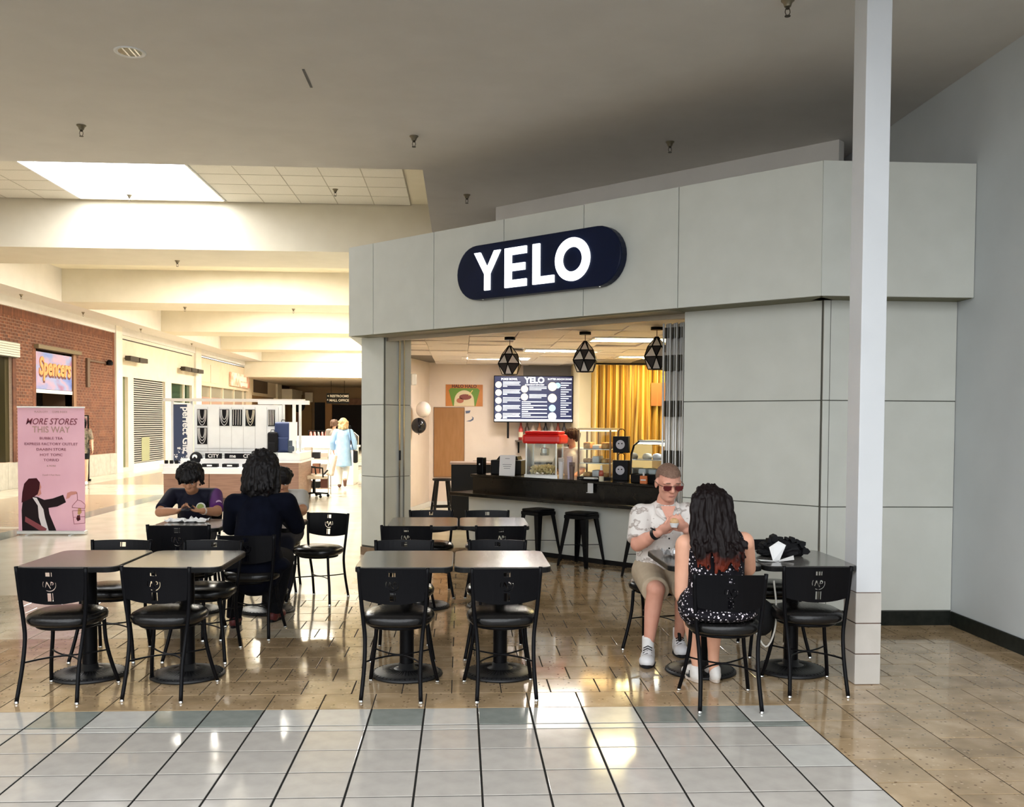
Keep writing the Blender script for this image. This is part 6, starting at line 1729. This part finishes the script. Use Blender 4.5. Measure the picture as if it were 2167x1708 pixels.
b = MB(); b.box((-.038, -.005, -.0), (.038, .004, .008), 0, Matrix.Rotation(R(-20), 4, 'X') @ Matrix.Scale(1.0, 4)); b.prism(rrect(.078, .15, .012), 0, .009, 0, Matrix.Rotation(R(18), 4, 'X')); b.obj('case', M_dark, t)
MB().prism(rrect(.070, .142, .010), .0091, .0096, 0, Matrix.Rotation(R(18), 4, 'X')).obj('screen', mat('phone_glass', (.02, .025, .04), .1), t)
# wrist band of the teenager
c = V(-2.345, 8.765, .835)*.86+V(-2.25, 8.95, .81)*.14-V(*o9); dv = (V(-2.345, 8.765, .835)-V(-2.25, 8.95, .81)).normalized()
Flesh().cone(c-dv*.008, .034, c+dv*.008, .033, 18).obj('wrist_band', mat('band_pale', (.6, .5, .42), .5), tn)

# person in the dark coat, back to the camera
def hood(mh):
    def f(t, P, MM, hc, org):
        G = Flesh()
        G.ell(P(0, -.02, .04), (.105, .125, .112), MM); G.ell(P(0, -.045, -.06), (.12, .10, .12), MM); G.ell(P(0, -.05, -.15), (.135, .10, .10), MM)
        rr = random.Random(5)
        for k in range(50):
            a = rr.uniform(PI*.95, PI*2.05); x, y = math.cos(a), math.sin(a)
            pts = bez([P(.05*x, .07*y, .13), P(.115*x, -.02+.125*y, .02), P(.125*x+rr.uniform(-.02, .02), -.03+.12*y, -.12-rr.uniform(0, .10))], 4)
            for q in range(len(pts)-1): G.cone(pts[q], .016-.002*q*.5, pts[q+1], .0155-.002*q*.5, 7)
        ruffle_hair(G.skin('hair', mh, t, .007, 2, org), .020, 3)
    return f
mcoat = noisy('navy_coat', [(.3, (.0015, .002, .006)), (.7, (.003, .004, .010))], 12, .95, spec=.1)
o10 = (-1.60, 7.56, 0)
dk, P, MM = seated('person in a dark navy coat with long black hair, back to the camera', o10, (-1.575, 7.68, 1.275), (.04, .95, -.3),
    [(-1.775, 7.60, 1.0), (-1.375, 7.60, 1.01)], [(-1.845, 7.78, .80), (-1.325, 7.78, .81)], [(-1.735, 8.06, .825), (-1.455, 8.06, .825)], None,
    [(-1.70, 7.54, .585), (-1.50, 7.54, .585)], [(-1.80, 7.86, .52), (-1.46, 7.98, .52)], [(-1.815, 7.73, .10), (-1.54, 7.95, .10)], M_sk3, mcoat, 2, mat('trousers_black', (.006, .006, .008), .9), M_bh, hood(M_bh), 1.05, .009,
    toes=[(-1.83, 7.93, .04), (-1.50, 8.14, .04)], m_shoe=mat('shoe_dark_red', (.10, .012, .012), .5), trw=.095, coat=.03)
S = Flesh(); S.chain([(-1.60, 7.53, .62), (-1.60, 7.53, .50)], [.20, .215]); S.ell((-1.60, 7.55, .53), (.27, .20, .09)); S.skin('coat_skirt', mcoat, dk, .012, 4, o10)

# curly haired person on the far side
def curly(mh, seed):
    def f(t, P, MM, hc, org):
        G = Flesh(); rr = random.Random(seed)
        G.ell(P(0, -.015, .05), (.09, .10, .095), MM)
        for k in range(90):
            a = rr.uniform(0, 2*PI); ph = rr.uniform(-.1, 1.5)
            if math.sin(a) > .2 and ph < .55: continue
            c = P(.096*math.cos(a)*math.cos(ph), -.015+.106*math.sin(a)*math.cos(ph), .04+.10*math.sin(ph)); G.sphere(c, rr.uniform(.014, .024), 8, 6)
        G.skin('hair', mh, t, .007, 1, org)
    return f
o11 = (-1.72, 9.38, 0)
cu, P, MM = seated('person with short curly black hair in a pale grey shirt, half hidden', o11, (-1.705, 9.24, 1.075), (.05, -.85, -.45),
    [(-1.90, 9.36, .925), (-1.545, 9.36, .925)], [(-1.93, 9.15, .80), (-1.50, 9.14, .80)], [(-1.80, 8.95, .80), (-1.60, 8.93, .80)], [((.3, -.9, 0), (0, 0, -1)), ((-.3, -.9, 0), (0, 0, -1))],
    [(-1.80, 9.40, .57), (-1.64, 9.40, .57)], [(-1.81, 9.02, .52), (-1.63, 9.02, .52)], [(-1.80, 9.05, .09), (-1.64, 9.05, .09)], M_sk3, mat('shirt_pale_grey', (.42, .40, .36), .8), .8, mat('jeans_dark', (.02, .022, .035), .8), M_bh, curly(M_bh, 3), .92, .008)
eyes(cu, P, MM, o11, .92)

# ------------------------------------------------------------------ standing figures
def standing(label, org, H, hf, arms, legs, m_skin, top, m_trou, hairf, sleeve=2, topz=.80, flare=.0, shorts=False, m_shoe=None, vox=.011, lean=(0, 0)):
    t = thing('person', label, 'person', org)
    s_ = H/1.72; f = Vector((hf[0], hf[1], 0)).normalized(); r_ = f.cross(V(0, 0, 1))
    O = Vector(org)
    W = lambda x, y, z: O+r_*x*s_+f*y*s_+V(0, 0, z*s_)
    B = Flesh(); hd = W(0, .03, 1.60)
    P, MM = add_head(B, hd, hf, s_)
    B.cap(W(0, 0, 1.52), .05*s_, W(0, -.01, 1.42), .056*s_); B.chain([W(0, 0, .95), W(0, 0, 1.15), W(0, -.01, 1.30)], [.135*s_, .12*s_, .135*s_]); B.cap(W(-.16, -.01, 1.40), .055*s_, W(.16, -.01, 1.40), .055*s_)
    for i, sg in ((0, -1), (1, 1)):
        e_, w_ = arms[i]
        B.chain([W(sg*.18, -.01, 1.40), W(*e_), W(*w_)], [.05*s_, .042*s_, .028*s_]); add_hand(B, W(*w_), W(*w_)-W(*e_), f*.2+r_*-sg, s_*.95, .4, 1 if i else -1)
        h, k, a, tv = W(sg*.09, 0, .90), W(*legs[i][0]), W(*legs[i][1]), W(*legs[i][2])
        B.chain([h, k, k*.65+a*.35, a], [.085*s_, .056*s_, .055*s_, .036*s_]); B.cap(a, .034*s_, tv, .026*s_)
    B.skin('body', m_skin, t, vox, 4, org)
    S = Flesh(); S.chain([W(0, 0, topz+.15), W(0, 0, 1.15), W(0, -.01, 1.30)], [.155*s_+flare*.6, .15*s_+flare*.3, .152*s_]); S.cone(W(0, 0, 1.1), .155*s_+flare*.3, W(0, 0, topz), .165*s_+flare, 24); S.cap(W(-.15, -.01, 1.40), .068*s_, W(.15, -.01, 1.40), .068*s_)
    for i, sg in ((0, -1), (1, 1)):
        e_, w_ = W(*arms[i][0]), W(*arms[i][1]); sh = W(sg*.18, -.01, 1.40)
        if sleeve > 1: S.cap(sh, .068*s_, e_, .06*s_+flare*.2); S.cone(e_, .06*s_+flare*.2, e_*.15+w_*.85, .055*s_+flare*.3)
        else: S.cone(sh, .068*s_, sh*(1-sleeve)+e_*sleeve, .062*s_); S.sphere(sh, .068*s_, 12, 8)
    S.skin('top', top, t, vox, 5, org)
    K = Flesh(); K.cap(W(-.08, 0, .90), .12*s_, W(.08, 0, .90), .12*s_)
    for i, sg in ((0, -1), (1, 1)):
        h, k, a = W(sg*.09, 0, .90), W(*legs[i][0]), W(*legs[i][1])
        if shorts: K.cone(h, .11*s_, h*.45+k*.55, .095*s_)
        else: K.chain([h, k], [.11*s_, .085*s_]); K.cone(k, .085*s_, a, .065*s_)
    K.skin('trousers', m_trou, t, vox, 4, org)
    hairf(t, P, MM, hd, org)
    for i in (0, 1):
        a, tv = W(*legs[i][1]), W(*legs[i][2]); d = (tv-a).normalized(); B3 = Flesh(); B3.cap(a-V(0, 0, .03), .048*s_, tv, .036*s_); B3.cap(a-V(0, 0, .04), .044*s_, a*.5+tv*.5, .044*s_); B3.skin('shoe', m_shoe or M_dark, t, .009, 3, org)
    return t, W
def bob(mh, seed):
    def f(t, P, MM, hc, org):
        G = Flesh(); rr = random.Random(seed); G.ell(P(0, -.025, .035), (.105, .11, .11), MM); G.ell(P(0, -.05, -.07), (.115, .085, .10), MM)
        for k in range(50):
            a = rr.uniform(PI*.9, PI*2.1); G.sphere(P(.105*math.cos(a), -.03+.10*math.sin(a), rr.uniform(-.14, .06)), rr.uniform(.02, .034), 8, 6)
        G.skin('hair', mh, t, .010, 2, org)
    return f
mblue = noisy('blue_shirt', [(.3, (.28, .46, .70)), (.7, (.36, .55, .78))], 10, .8)
bw, W = standing('blonde woman in a long light blue shirt walking away down the corridor', (-2.88, 23.55, 0), 1.70, (-.05, 1, 0), [((-.27, -.02, 1.15), (-.25, .10, .93)), ((.27, -.03, 1.15), (.27, .02, .92))],
    [((-.10, .10, .50), (-.10, .12, .09), (-.10, .24, .04)), ((.07, .05, .50), (.06, -.28, .22), (.06, -.24, .09))], M_sk2, mblue, mat('trousers_white', (.72, .70, .66), .8), bob(noisy('blonde_hair', [(.3, (.40, .24, .10)), (.7, (.66, .48, .26))], 30, .6), 4), 2, .55, .055, m_shoe=mat('shoe_brown', (.13, .06, .04), .6))
t = thing('hand_bag', 'black shoulder bag at the right hip of the woman in blue', 'handbag', (-2.58, 23.55, .62))
MB().box((-.05, -.12, 0), (.05, .12, .30)).obj('body', M_vel, t, bevel=.03); MB().tube(bez([(-.04, -.10, .28), (-.10, -.13, .60), (-.14, -.06, .86), (-.12, .06, .86), (-.05, .10, .28)]), .009, 6).obj('strap', M_vel, t)
mcam = noisy('camo_shirt', [(.35, (.05, .05, .04)), (.5, (.16, .14, .10)), (.6, (.26, .20, .15)), (.7, (.09, .06, .05))], 9, .8, detail=2)
standing('shopper in a dark camouflage shirt and black shorts half behind the pink banner', (-9.45, 24.35, 0), 1.66, (.3, -1, 0), [((-.24, 0, 1.15), (-.26, .10, .92)), ((.24, 0, 1.15), (.26, .12, .92))], [((-.10, .02, .48), (-.10, 0, .08), (-.10, .13, .04)), ((.10, .02, .48), (.10, 0, .08), (.10, .13, .04))], M_sk2, mcam, mat('shorts_black', (.01, .01, .012), .8), shaggy(M_bh, 8, 1.05, -.10, 60), .9, .82, .02, True, mat('shoe_white', (.72, .72, .73), .5))
standing('passer-by in grey just left of the blonde woman', (-3.62, 27.5, 0), 1.66, (-.05, 1, 0), [((-.22, 0, 1.15), (-.22, .08, .92)), ((.22, 0, 1.15), (.22, .08, .92))], [((-.09, .06, .48), (-.09, 0, .08), (-.09, .13, .04)), ((.09, -.02, .48), (.09, -.15, .10), (.09, -.05, .04))], M_sk2, mat('shirt_taupe', (.26, .22, .19), .8), mat('jeans_dark', (.02, .022, .035), .8), shaggy(noisy('brown_hair', [(.3, (.10, .05, .03)), (.7, (.18, .10, .06))], 40, .6), 9, 1.0, -.04, 50), .8, .82, .02)
em, W = standing('shop worker in a white shirt bending over the bar', (1.47, 12.62, 0), 1.56, (-.55, -.75, 0), [((-.23, .10, 1.13), (-.15, .30, 1.02)), ((.24, .10, 1.13), (.16, .32, 1.02))], [((-.10, .02, .48), (-.10, 0, .08), (-.10, .13, .04)), ((.10, .02, .48), (.10, 0, .08), (.10, .13, .04))], M_sk1, mat('shirt_white', (.78, .76, .73), .7), mat('jeans_dark', (.02, .022, .035), .8), shaggy(noisy('dark_brown_hair', [(.3, (.05, .025, .018)), (.7, (.09, .05, .035))], 40, .6), 14, 1.0, -.03, 60), .9, .85, .0)
